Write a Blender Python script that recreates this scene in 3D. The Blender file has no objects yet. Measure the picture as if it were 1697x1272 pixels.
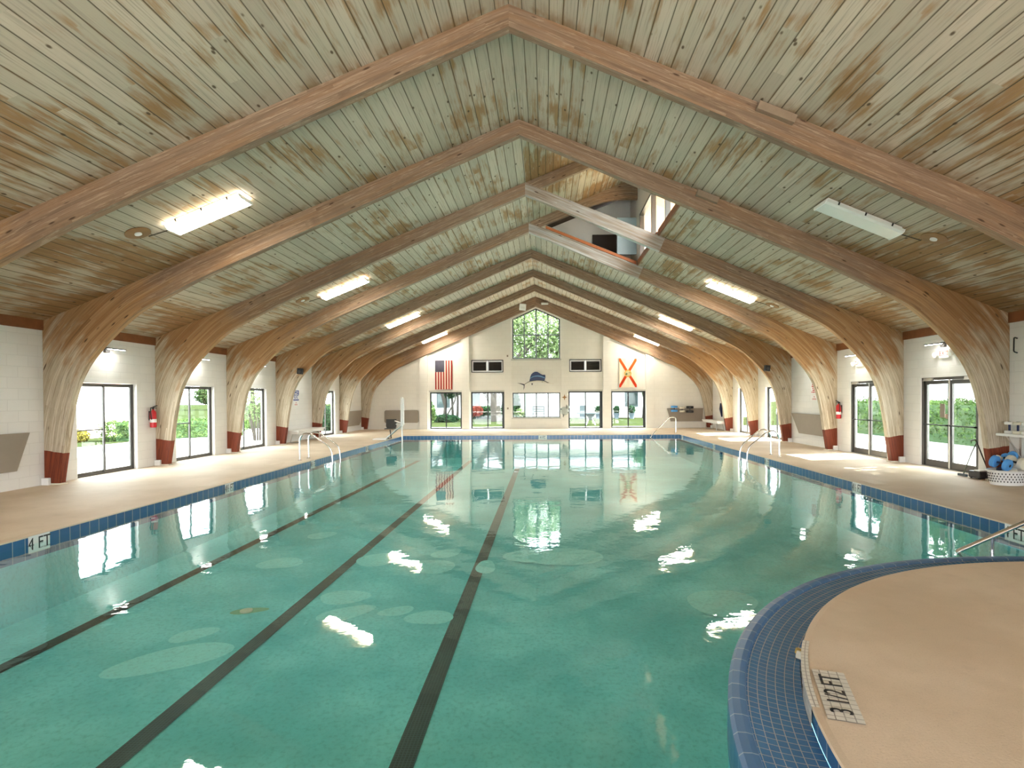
import bpy, bmesh, math, random
import numpy as np
from mathutils import Vector, Matrix, Euler
from mathutils.geometry import tessellate_polygon

random.seed(7)
RNG = np.random.default_rng(11)
C = bpy.context.scene.collection
PI = math.pi

# ------------------------------------------------------------------ room dimensions (metres)
XL, XR = -9.425, 8.533          # inner faces of the long walls
XC = -0.4456                    # ridge
ZR, SL = 6.73, 0.4068           # ridge height of the ceiling, slope
Y1, BAY = 10.295, 3.0008        # front face of the first arch with feet in view, bay length
YB, YF = -4.4, 28.46            # back and far wall
THK = 0.14
def yk(k): return Y1 + BAY*(k-1)
def zc(x): return ZR - SL*abs(x-XC)
WATER, BOT = -0.10, -0.95
PLX, PRX, PFY, PNY = -6.04, 5.70, 23.55, 1.45      # pool sides
ICX, ICY, IR = 4.586, 1.956, 3.34                  # round platform
GR = 3.75

# ------------------------------------------------------------------ node helpers
class NT:
    def __init__(self, mat):
        self.nt = mat.node_tree
    def n(self, typ, ins=None, **props):
        nd = self.nt.nodes.new('ShaderNode'+typ)
        for k, v in props.items(): setattr(nd, k, v)
        for k, v in (ins or {}).items():
            s = nd.inputs[k]
            if isinstance(v, bpy.types.NodeSocket): self.nt.links.new(v, s)
            elif isinstance(v, (tuple, list)) and len(v) == 3 and s.type == 'RGBA': s.default_value = (*v, 1)
            else: s.default_value = v
        return nd
    def m(self, op, a, b=None, c=None, clamp=False):
        ins = {0: a}
        if b is not None: ins[1] = b
        if c is not None: ins[2] = c
        return self.n('Math', ins, operation=op, use_clamp=clamp).outputs[0]
    def mix(self, f, a, b, blend='MIX'):
        nd = self.nt.nodes.new('ShaderNodeMix'); nd.data_type = 'RGBA'; nd.blend_type = blend
        for i, v in ((0, f), (6, a), (7, b)):
            s = nd.inputs[i]
            if isinstance(v, bpy.types.NodeSocket): self.nt.links.new(v, s)
            elif isinstance(v, (tuple, list)): s.default_value = (*v[:3], 1)
            else: s.default_value = v
        return nd.outputs[2]
    def ramp(self, v, lo, hi):
        return self.n('MapRange', {0: v, 1: lo, 2: hi}, interpolation_type='SMOOTHSTEP').outputs[0]
    def sep(self, v):
        o = self.n('SeparateXYZ', {0: v}).outputs; return o[0], o[1], o[2]
    def comb(self, x, y, z=0.0):
        return self.n('CombineXYZ', {0: x, 1: y, 2: z}).outputs[0]
    def noise(self, vec, scale=1.0, detail=3.0, rough=0.55, dist=0.0):
        return self.n('TexNoise', {'Vector': vec, 'Scale': scale, 'Detail': detail, 'Roughness': rough, 'Distortion': dist}).outputs[0]
    def white(self, x, y):
        return self.n('TexWhiteNoise', {'Vector': self.comb(x, y, 0.0)}, noise_dimensions='3D').outputs[0]
    def schlick(self, f0, normal=None):
        g = self.n('NewGeometry')
        d = self.nt.nodes.new('ShaderNodeVectorMath'); d.operation = 'DOT_PRODUCT'
        self.nt.links.new(g.outputs['Incoming'], d.inputs[0]); self.nt.links.new(normal or g.outputs['Normal'], d.inputs[1])
        c = self.m('SUBTRACT', 1.0, self.m('ABSOLUTE', d.outputs['Value']), clamp=True)
        return self.m('ADD', f0, self.m('MULTIPLY', 1-f0, self.m('POWER', c, 5.0)), clamp=True)
    def obj(self): return self.n('TexCoord').outputs['Object']
    def uv(self): return self.n('TexCoord').outputs['UV']

MATS = {}
def newmat(name):
    m = bpy.data.materials.new(name); m.use_nodes = True
    for n in list(m.node_tree.nodes): m.node_tree.nodes.remove(n)
    t = NT(m)
    out = t.n('OutputMaterial')
    MATS[name] = m
    return m, t, out
def pbr(name, col, rough=0.5, metal=0.0, spec=0.5, var=0.0, vscale=6.0, bump=0.0, bscale=60.0, emit=None, estr=0.0):
    m, t, out = newmat(name)
    c = col
    if var > 0:
        f = t.noise(t.obj(), vscale, 4)
        c = t.mix(f, tuple(x*(1-var) for x in col), tuple(min(1, x*(1+var)) for x in col))
    ins = {'Base Color': c, 'Roughness': rough, 'Metallic': metal, 'Specular IOR Level': spec}
    if emit: ins['Emission Color'] = emit; ins['Emission Strength'] = estr
    b = t.n('BsdfPrincipled', ins)
    if bump > 0:
        h = t.noise(t.obj(), bscale, 4)
        t.nt.links.new(t.n('Bump', {'Strength': 1.0, 'Distance': bump, 'Height': h}).outputs[0], b.inputs['Normal'])
    t.nt.links.new(b.outputs[0], out.inputs[0])
    return m

# ------------------------------------------------------------------ materials
def mat_planks(name, base=(.54, .46, .365), dark=1.0):
    """tongue and groove boards: u along the building, v down the slope (metres)"""
    m, t, out = newmat(name)
    u, v, _ = t.sep(t.uv())
    W = 0.19
    q = t.m('DIVIDE', v, W); idx = t.m('FLOOR', q); fr = t.m('FRACT', q)
    r1 = t.white(idx, 3.1)
    seg = t.m('FLOOR', t.m('ADD', t.m('DIVIDE', u, 4.3), t.m('MULTIPLY', r1, 9.0)))
    r2 = t.white(idx, seg)
    off = t.m('MULTIPLY', r2, 37.0)
    base_c = t.mix(r2, tuple(c*.80 for c in base), tuple(min(1, c*1.10) for c in base))
    base_c = t.mix(t.m('MULTIPLY', t.white(seg, idx), .5), base_c, (.46, .41, .31))
    # fine grain
    g = t.noise(t.comb(t.m('MULTIPLY', u, 1.3), t.m('ADD', t.m('MULTIPLY', v, 42.0), off)), 1.0, 4, .6)
    base_c = t.mix(t.ramp(g, .46, .74), base_c, tuple(c*.66 for c in base))
    # water stains: streaks running along the boards, in patches, heavier low on the slope
    patch = t.noise(t.comb(t.m('MULTIPLY', u, .55), t.m('MULTIPLY', v, .75)), 1.0, 3, .6)
    low = t.m('MULTIPLY', t.ramp(v, 4.6, 9.0), .075)
    streak = t.noise(t.comb(t.m('ADD', t.m('MULTIPLY', u, .9), off), t.m('MULTIPLY', v, 8.5)), 1.0, 5, .68)
    s = t.m('ADD', t.m('ADD', t.m('MULTIPLY', patch, .62), t.m('MULTIPLY', streak, .52)), low)
    st = t.ramp(s, .575, .70)
    stc = t.mix(t.ramp(streak, .4, .7), (.255, .110, .026), (.345, .19, .07))
    base_c = t.mix(t.m('MULTIPLY', st, .85), base_c, stc)
    # rust close to the arches (boards pick it up at each bearing)
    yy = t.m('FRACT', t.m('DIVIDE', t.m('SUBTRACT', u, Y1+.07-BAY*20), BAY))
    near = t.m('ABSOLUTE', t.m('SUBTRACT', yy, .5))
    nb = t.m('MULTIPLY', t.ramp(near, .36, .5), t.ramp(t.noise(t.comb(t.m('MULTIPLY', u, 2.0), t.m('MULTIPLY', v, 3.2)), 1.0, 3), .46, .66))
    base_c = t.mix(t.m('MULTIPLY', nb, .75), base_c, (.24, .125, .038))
    # knots
    vo = t.n('TexVoronoi', {'Vector': t.comb(t.m('MULTIPLY', u, 2.7), t.m('MULTIPLY', v, 5.3)), 'Scale': 1.0, 'Randomness': 1.0}, feature='F1')
    kn = t.m('MULTIPLY', t.m('SUBTRACT', 1.0, t.ramp(vo.outputs['Distance'], .055, .13)), t.m('GREATER_THAN', t.n('SeparateColor', {0: vo.outputs['Color']}).outputs[0], .12))
    base_c = t.mix(t.m('MULTIPLY', kn, .9), base_c, (.085, .055, .028))
    # joints
    e = t.m('ABSOLUTE', t.m('SUBTRACT', fr, .5))
    j = t.ramp(e, .445, .485)
    base_c = t.mix(t.m('MULTIPLY', j, .85), base_c, (.075, .055, .028))
    # shaggy dark bleeding next to some joints
    jb = t.m('MULTIPLY', t.ramp(e, .36, .5), t.ramp(t.noise(t.comb(t.m('MULTIPLY', u, .8), t.m('MULTIPLY', v, 3.0)), 1.0, 3), .54, .64))
    base_c = t.mix(t.m('MULTIPLY', jb, .6), base_c, (.17, .095, .033))
    b = t.n('BsdfPrincipled', {'Base Color': base_c, 'Roughness': .72, 'Specular IOR Level': .25})
    t.nt.links.new(t.n('Bump', {'Strength': .6, 'Distance': .006, 'Height': t.m('SUBTRACT', 1.0, j)}).outputs[0], b.inputs['Normal'])
    t.nt.links.new(b.outputs[0], out.inputs[0])
    return m

def mat_glulam(name, feet=True, bleached=False):
    """laminated wood: u along the member from its foot, v across the laminations (metres)"""
    m, t, out = newmat(name)
    u, v, _ = t.sep(t.uv())
    rnd = t.n('ObjectInfo').outputs['Random']
    ro = t.m('MULTIPLY', rnd, 50.0)
    lam = t.m('FLOOR', t.m('DIVIDE', v, .042))
    seg = t.m('FLOOR', t.m('ADD', t.m('DIVIDE', u, 3.1), t.m('MULTIPLY', t.white(lam, ro), 7.0)))
    r = t.white(t.m('ADD', lam, ro), seg)
    up = t.m('ADD', u, ro)
    g = t.noise(t.comb(t.m('MULTIPLY', up, 1.1), t.m('ADD', t.m('MULTIPLY', v, 48.0), t.m('MULTIPLY', r, 20.0))), 1.0, 5, .65)
    g2 = t.noise(t.comb(t.m('MULTIPLY', up, .55), t.m('MULTIPLY', v, 9.0)), 1.0, 3, .6)
    g3 = t.noise(t.comb(t.m('MULTIPLY', up, 2.2), t.m('ADD', t.m('MULTIPLY', v, 21.0), t.m('MULTIPLY', r, 9.0))), 1.0, 4, .7)
    brown = t.mix(r, (.195, .128, .085), (.305, .212, .148))
    brown = t.mix(t.ramp(g2, .38, .72), brown, (.30, .178, .10))
    brown = t.mix(t.m('MULTIPLY', t.ramp(g3, .50, .66), .6), brown, (.47, .355, .25))
    if feet:
        wob = t.m('MULTIPLY', t.m('SUBTRACT', t.noise(t.comb(t.m('MULTIPLY', up, 1.6), t.m('MULTIPLY', v, 7.0)), 1.0, 4), .5), 2.6)
        uw = t.m('ADD', u, wob)
        pale = t.mix(r, (.48, .405, .295), (.64, .565, .44))
        pale = t.mix(t.m('MULTIPLY', t.ramp(g3, .48, .64), .55), pale, (.35, .26, .165))
        orange = t.mix(r, (.35, .185, .078), (.46, .285, .145))
        k1 = t.ramp(uw, 2.0, 2.7)      # pale -> orange
        k2 = t.ramp(uw, 3.4, 4.8)      # orange -> brown
        col = t.mix(k2, t.mix(k1, pale, orange), brown)
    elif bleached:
        col = t.mix(t.ramp(g2, .35, .65), t.mix(r, (.40, .38, .36), (.58, .57, .56)), (.32, .25, .19))  # bleached grey, whitened further by daylight painted into the colour
    else:
        col = brown
    col = t.mix(t.m('MULTIPLY', t.ramp(g, .47, .68), .9), col, t.mix(.6, col, (.13, .07, .035)))
    vo = t.n('TexVoronoi', {'Vector': t.comb(t.m('MULTIPLY', up, 1.9), t.m('MULTIPLY', v, 7.5)), 'Scale': 1.0}, feature='F1')
    kn = t.m('MULTIPLY', t.m('SUBTRACT', 1.0, t.ramp(vo.outputs['Distance'], .05, .14)), t.m('GREATER_THAN', t.n('SeparateColor', {0: vo.outputs['Color']}).outputs[0], .3))
    col = t.mix(t.m('MULTIPLY', kn, .9), col, (.06, .03, .014))
    fr = t.m('ABSOLUTE', t.m('SUBTRACT', t.m('FRACT', t.m('DIVIDE', v, .042)), .5))
    col = t.mix(t.m('MULTIPLY', t.ramp(fr, .44, .5), .35), col, (.12, .06, .025))
    if feet:
        red = t.mix(t.ramp(g, .3, .7), (.26, .055, .02), (.10, .018, .008))
        edge = t.m('ADD', u, t.m('MULTIPLY', t.m('SUBTRACT', g2, .5), .03))
        col = t.mix(t.m('LESS_THAN', edge, .60), col, red)
    b = t.n('BsdfPrincipled', {'Base Color': col, 'Roughness': .55, 'Specular IOR Level': .3})
    t.nt.links.new(t.n('Bump', {'Strength': .5, 'Distance': .003, 'Height': g}).outputs[0], b.inputs['Normal'])
    t.nt.links.new(b.outputs[0], out.inputs[0])
    return m

def mat_block(name, axis, col=(.80, .80, .785)):
    m, t, out = newmat(name)
    x, y, z = t.sep(t.obj())
    vec = t.comb(y if axis == 'x' else x, z)
    br = t.n('TexBrick', {'Vector': vec, 'Color1': col, 'Color2': tuple(c*.97 for c in col), 'Mortar': tuple(c*.90 for c in col), 'Scale': 1.0,
                         'Mortar Size': .006, 'Mortar Smooth': .4, 'Brick Width': .40, 'Row Height': .20, 'Bias': 0.0})
    f = t.noise(t.obj(), 1.3, 4)
    c = t.mix(t.m('MULTIPLY', t.ramp(f, .4, .75), .10), br.outputs[0], (.62, .60, .52))
    b = t.n('BsdfPrincipled', {'Base Color': c, 'Roughness': .5, 'Specular IOR Level': .35})
    h = t.m('ADD', t.m('MULTIPLY', br.outputs[1], -1.0), t.m('MULTIPLY', t.noise(t.obj(), 90, 3), .25))
    t.nt.links.new(t.n('Bump', {'Strength': .5, 'Distance': .004, 'Height': h}).outputs[0], b.inputs['Normal'])
    t.nt.links.new(b.outputs[0], out.inputs[0])
    return m

def mat_deck():
    m, t, out = newmat('deck_coating')
    o = t.obj()
    f = t.noise(o, .9, 5, .6); f2 = t.noise(o, 6.0, 4, .6); sp = t.noise(o, 130, 2)
    c = t.mix(t.ramp(f, .3, .7), (.59, .472, .345), (.695, .575, .445))
    c = t.mix(t.m('MULTIPLY', t.ramp(f2, .55, .8), .35), c, (.50, .41, .31))
    c = t.mix(t.m('MULTIPLY', t.ramp(sp, .58, .72), .45), c, (.36, .29, .215))
    b = t.n('BsdfPrincipled', {'Base Color': c, 'Roughness': t.m('ADD', .55, t.m('MULTIPLY', f2, .25)), 'Specular IOR Level': .32})
    t.nt.links.new(t.n('Bump', {'Strength': .5, 'Distance': .003, 'Height': t.noise(o, 70, 4)}).outputs[0], b.inputs['Normal'])
    t.nt.links.new(b.outputs[0], out.inputs[0])
    return m

def mat_tile(name, w, h, c1, c2, mortar, msize, rough=.18, offset=0.0):
    m, t, out = newmat(name)
    br = t.n('TexBrick', {'Vector': t.uv(), 'Color1': c1, 'Color2': c2, 'Mortar': mortar, 'Scale': 1.0, 'Mortar Size': msize,
                         'Mortar Smooth': .1, 'Brick Width': w, 'Row Height': h, 'Bias': 0.0}, offset=offset)
    f = t.noise(t.uv(), 9, 4)
    c = t.mix(t.m('MULTIPLY', f, .35), br.outputs[0], tuple(x*.6 for x in c1))
    b = t.n('BsdfPrincipled', {'Base Color': c, 'Roughness': rough, 'Specular IOR Level': .5})
    t.nt.links.new(t.n('Bump', {'Strength': .4, 'Distance': .003, 'Height': t.m('MULTIPLY', br.outputs[1], -1.0)}).outputs[0], b.inputs['Normal'])
    t.nt.links.new(b.outputs[0], out.inputs[0])
    return m

def mat_water():
    m, t, out = newmat('pool_water')
    o = t.obj()
    n1 = t.noise(o, 1.0, 2, .5, .6); n2 = t.noise(o, 6.0, 2, .55, .5); n3 = t.noise(o, 17.0, 2, .5, .3)
    amp = t.m('ADD', .25, t.m('MULTIPLY', t.ramp(t.noise(o, .22, 1), .35, .65), .75))
    h = t.m('ADD', t.m('MULTIPLY', n1, .55), t.m('MULTIPLY', t.m('ADD', t.m('MULTIPLY', n2, .16), t.m('MULTIPLY', n3, .035)), amp))
    bump = t.n('Bump', {'Strength': 1.0, 'Distance': .010, 'Height': h}).outputs[0]
    fr = t.schlick(.02, bump)
    gl = t.n('BsdfGlossy', {'Color': (1, 1, 1), 'Roughness': .02, 'Normal': bump})
    tr = t.n('BsdfTransparent', {'Color': (.80, .97, .955)})
    mx = t.n('MixShader', {0: fr, 1: tr.outputs[0], 2: gl.outputs[0]})
    t.nt.links.new(mx.outputs[0], out.inputs[0])
    return m

def mat_glass():
    m, t, out = newmat('window_glass')
    fr = t.schlick(.035)
    gl = t.n('BsdfGlossy', {'Color': (1, 1, 1), 'Roughness': .01})
    tr = t.n('BsdfTransparent', {'Color': (.93, .97, .95)})
    mx = t.n('MixShader', {0: t.m('MULTIPLY', fr, .6), 1: tr.outputs[0], 2: gl.outputs[0]})
    t.nt.links.new(mx.outputs[0], out.inputs[0])
    return m

def mat_plaster(name, c1, c2, sc=1.2):
    m, t, out = newmat(name)
    o = t.obj()
    f = t.noise(o, .55, 5, .62); f2 = t.noise(o, 22, 4, .7)
    c = t.mix(t.ramp(f, .34, .68), c1, c2)
    c = t.mix(t.m('MULTIPLY', t.ramp(f2, .45, .7), .40), c, tuple(x*.60 for x in c1))
    b = t.n('BsdfPrincipled', {'Base Color': c, 'Roughness': .8, 'Specular IOR Level': .1})
    t.nt.links.new(b.outputs[0], out.inputs[0])
    return m

def mat_leaf(name, c1, c2, rough=.6):
    m, t, out = newmat(name)
    f = t.noise(t.obj(), 3.5, 3)
    g = t.noise(t.obj(), 30, 2)
    c = t.mix(t.ramp(t.m('ADD', t.m('MULTIPLY', f, .5), t.m('MULTIPLY', g, .5)), .38, .62), c1, c2)
    d = t.n('BsdfDiffuse', {'Color': c})
    tl = t.n('BsdfTranslucent', {'Color': c})
    mx = t.n('MixShader', {0: .35, 1: d.outputs[0], 2: tl.outputs[0]})
    t.nt.links.new(mx.outputs[0], out.inputs[0])
    return m

def mat_emit(name, col, strength):
    m, t, out = newmat(name)
    e = t.n('Emission', {'Color': col, 'Strength': strength})
    t.nt.links.new(e.outputs[0], out.inputs[0])
    return m

def mat_diffuser(name, strength):
    """wrap-around lens with two tubes showing through: object x along the fitting"""
    m, t, out = newmat(name)
    x, y, z = t.sep(t.obj())
    d = t.m('ABSOLUTE', t.m('SUBTRACT', t.m('ABSOLUTE', y), .095))
    k = t.m('SUBTRACT', 1.0, t.ramp(d, .03, .085))
    e = t.n('Emission', {'Color': t.mix(k, (1.0, .80, .50), (1.0, .94, .84)), 'Strength': t.m('MULTIPLY', t.m('ADD', .12, t.m('MULTIPLY', k, .75)), strength)})
    t.nt.links.new(e.outputs[0], out.inputs[0])
    return m

def mat_usflag():
    m, t, out = newmat('striped_flag_cloth')
    u, v, _ = t.sep(t.uv())           # u 0..1 across, v 0..1 from the top down
    st = t.m('FLOOR', t.m('MULTIPLY', u, 13.0))
    odd = t.m('LESS_THAN', t.m('MODULO', st, 2.0), .5)
    c = t.mix(odd, (.82, .62, .52), (.36, .028, .022))
    can = t.m('MULTIPLY', t.m('LESS_THAN', u, 7/13.), t.m('LESS_THAN', v, .40))
    a = t.m('MULTIPLY', u, 13/7.*5.5); b = t.m('MULTIPLY', v, 1/.4*6.)
    row = t.m('FLOOR', t.m('MULTIPLY', b, 1.8))
    fa = t.m('SUBTRACT', t.m('FRACT', t.m('ADD', a, t.m('MULTIPLY', t.m('MODULO', row, 2.0), .5))), .5)
    fb = t.m('MULTIPLY', t.m('SUBTRACT', t.m('FRACT', t.m('MULTIPLY', b, 1.8)), .5), .8)
    rr = t.m('SQRT', t.m('ADD', t.m('MULTIPLY', fa, fa), t.m('MULTIPLY', fb, fb)))
    cc = t.mix(t.m('LESS_THAN', rr, .21), (.012, .014, .05), (.50, .48, .48))
    c = t.mix(can, c, cc)
    t.nt.links.new(t.n('BsdfPrincipled', {'Base Color': c, 'Roughness': .8, 'Specular IOR Level': .1}).outputs[0], out.inputs[0])
    return m
def mat_saltire():
    m, t, out = newmat('saltire_flag_cloth')
    u, v, _ = t.sep(t.uv())
    a = t.m('ABSOLUTE', t.m('SUBTRACT', u, .5)); b = t.m('ABSOLUTE', t.m('SUBTRACT', v, .5))
    k = t.m('LESS_THAN', t.m('ABSOLUTE', t.m('SUBTRACT', a, b)), .088)
    c = t.mix(k, (.80, .70, .55), t.mix(v, (.62, .11, .015), (.55, .04, .015)))
    t.nt.links.new(t.n('BsdfPrincipled', {'Base Color': c, 'Roughness': .8, 'Specular IOR Level': .1}).outputs[0], out.inputs[0])
    return m

M = {}
M['planks'] = mat_planks('ceiling_boards')
M['glulam'] = mat_glulam('laminated_arch_wood', True)
M['glulam_plain'] = mat_glulam('laminated_beam_wood', False)
M['glulam_pale'] = mat_glulam('bleached_daylit_wood', False, True)  # paleness covers both weathering and daylight from the roof opening
M['block_x'] = mat_block('painted_block_side', 'x')
M['block_y'] = mat_block('painted_block_end', 'y', (.80, .785, .73))
M['deck'] = mat_deck()
M['fascia'] = pbr('stained_fascia', (.24, .085, .03), .55, var=.45, vscale=5)
M['tile'] = mat_tile('waterline_tile', .152, .30, (.034, .130, .30), (.045, .155, .345), (.42, .46, .48), .0045)
M['mosaic'] = mat_tile('gutter_mosaic', .05, .05, (.055, .19, .42), (.065, .215, .46), (.45, .50, .54), .0024, .25)
M['rimtile'] = mat_tile('rim_tile', .16, .30, (.06, .17, .36), (.07, .19, .40), (.36, .46, .55), .004, .38)
M['lane'] = mat_tile('lane_mosaic', .026, .026, (.008, .014, .014), (.012, .018, .018), (.05, .085, .08), .003, .5)
M['whitetile'] = mat_tile('white_marker_tile', .045, .045, (.74, .72, .66), (.70, .68, .62), (.32, .30, .27), .003, .3)
M['water'] = mat_water()
M['glass'] = mat_glass()
M['plaster'] = mat_plaster('pool_plaster', (.195, .62, .665), (.33, .81, .85))
M['patch'] = mat_plaster('pool_plaster_patch', (.38, .83, .84), (.44, .87, .88))
M['bronze'] = pbr('bronze_anodised_frame', (.085, .078, .072), .35, .4, var=.2)
M['dkframe'] = pbr('dark_window_frame', (.022, .026, .025), .4, .3)
M['alu'] = pbr('brushed_aluminium', (.62, .60, .57), .35, .9)
M['steel'] = pbr('stainless_steel', (.72, .72, .73), .18, 1.0)
M['white'] = pbr('white_paint', (.82, .82, .81), .45)
M['plastic'] = pbr('white_plastic', (.80, .80, .78), .35)
M['lens'] = pbr('unlit_white_lens', (.74, .77, .74), .25)
M['taupe'] = pbr('taupe_board', (.275, .235, .19), .55, var=.10, vscale=3)
M['black'] = pbr('black_plastic', (.012, .012, .013), .45)
M['dgrey'] = pbr('dark_grey_plastic', (.045, .042, .040), .45)
M['rubber'] = pbr('black_rubber', (.015, .015, .015), .7)
M['red'] = pbr('red_enamel', (.52, .012, .018), .3)
M['blue'] = pbr('blue_foam', (.09, .33, .72), .7)
M['navy'] = pbr('navy_foam', (.012, .022, .075), .7)
M['cream'] = pbr('cream_foam', (.70, .66, .54), .8)
M['signblue'] = pbr('sign_blue', (.03, .07, .30), .5)
M['signred'] = pbr('sign_red', (.55, .06, .05), .5)
M['signwhite'] = pbr('sign_white', (.82, .82, .82), .4)
M['ink'] = pbr('black_lettering', (.01, .01, .012), .5)
M['louvre'] = pbr('dark_louvre', (.035, .026, .020), .5)
M['mesh'] = pbr('dark_mesh_seat', (.05, .045, .04), .7)
M['fishblue'] = pbr('sailfish_blue', (.005, .022, .095), .3, var=.35, vscale=9)
M['fishband'] = pbr('sailfish_light_band', (.13, .30, .52), .3)
M['fishdark'] = pbr('sailfish_dark_back', (.012, .014, .022), .3)
M['fishbelly'] = pbr('sailfish_silver_belly', (.66, .62, .52), .3)
M['star'] = pbr('ochre_starfish', (.32, .16, .055), .7, var=.2)
M['turtle'] = pbr('grey_turtle_shell', (.44, .48, .45), .5, var=.3, vscale=12)
M['turtledark'] = pbr('turtle_flippers', (.17, .19, .18), .5)
M['gold'] = pbr('seal_gold', (.62, .36, .07), .6)
M['green'] = pbr('seal_green', (.10, .14, .05), .6)
M['medallion'] = pbr('stained_round_board', (.26, .135, .05), .6, var=.3)
M['cord'] = pbr('brown_cord', (.05, .035, .02), .6)
M['tube'] = mat_diffuser('lit_diffuser', 38.0)
M['led'] = mat_emit('led_head', (1.0, .97, .88), 22.0)
M['exitred'] = mat_emit('exit_letters', (1.0, .10, .03), .45)
M['exitface'] = pbr('exit_face', (.82, .80, .74), .4)
M['lampbulb'] = mat_emit('emergency_lens', (1.0, .93, .75), 1.2)
# outside
M['usflag'] = mat_usflag(); M['saltire'] = mat_saltire()
M['concrete'] = pbr('terrace_concrete', (.60, .58, .55), .8, spec=.1, var=.10, vscale=1.5)
M['lawn'] = pbr('lawn_grass', (.021, .028, .0115), .9, spec=0.0, var=.35, vscale=2.5, bump=.02, bscale=25)
M['hedge'] = mat_leaf('hedge_leaf', (.020, .042, .012), (.095, .15, .05))
M['leafA'] = mat_leaf('oak_leaf', (.018, .04, .014), (.085, .125, .05))
M['leafB'] = mat_leaf('deep_leaf', (.008, .03, .018), (.04, .085, .04))
M['leafC'] = mat_leaf('pale_leaf', (.06, .095, .038), (.22, .29, .14))
M['leafY'] = mat_leaf('yellow_leaf', (.09, .08, .015), (.20, .17, .04))
M['flower'] = mat_leaf('red_flower', (.20, .03, .025), (.36, .11, .09))
M['bark'] = pbr('grey_bark', (.050, .041, .034), .9, var=.35, vscale=8, bump=.02, bscale=14)
M['barkdark'] = pbr('dark_bark', (.03, .023, .018), .9, var=.3, vscale=8)
M['stucco'] = pbr('white_stucco', (.80, .79, .77), .8, var=.03)
M['peach'] = pbr('peach_trim', (.70, .47, .37), .8)
M['roofgrey'] = pbr('grey_shingle', (.07, .07, .075), .8, var=.15)
M['bluegrey'] = pbr('blue_grey_paint', (.07, .09, .105), .6)
M['plankwood'] = pbr('weathered_wood', (.42, .30, .22), .7, var=.2)
M['terracotta'] = pbr('slate_pot', (.10, .13, .16), .6)
M['loftdark'] = pbr('unlit_loft_boards', (.06, .035, .022), .7, var=.3, vscale=7)  # dark tone paints in the shade of the unlit loft
M['loftpanel'] = pbr('daylit_white_panel', (.40, .52, .62), .5)  # white panel with the blue cast of daylight painted into its colour
M['orange'] = pbr('orange_stained_edge', (.42, .12, .035), .5, var=.2)

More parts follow.
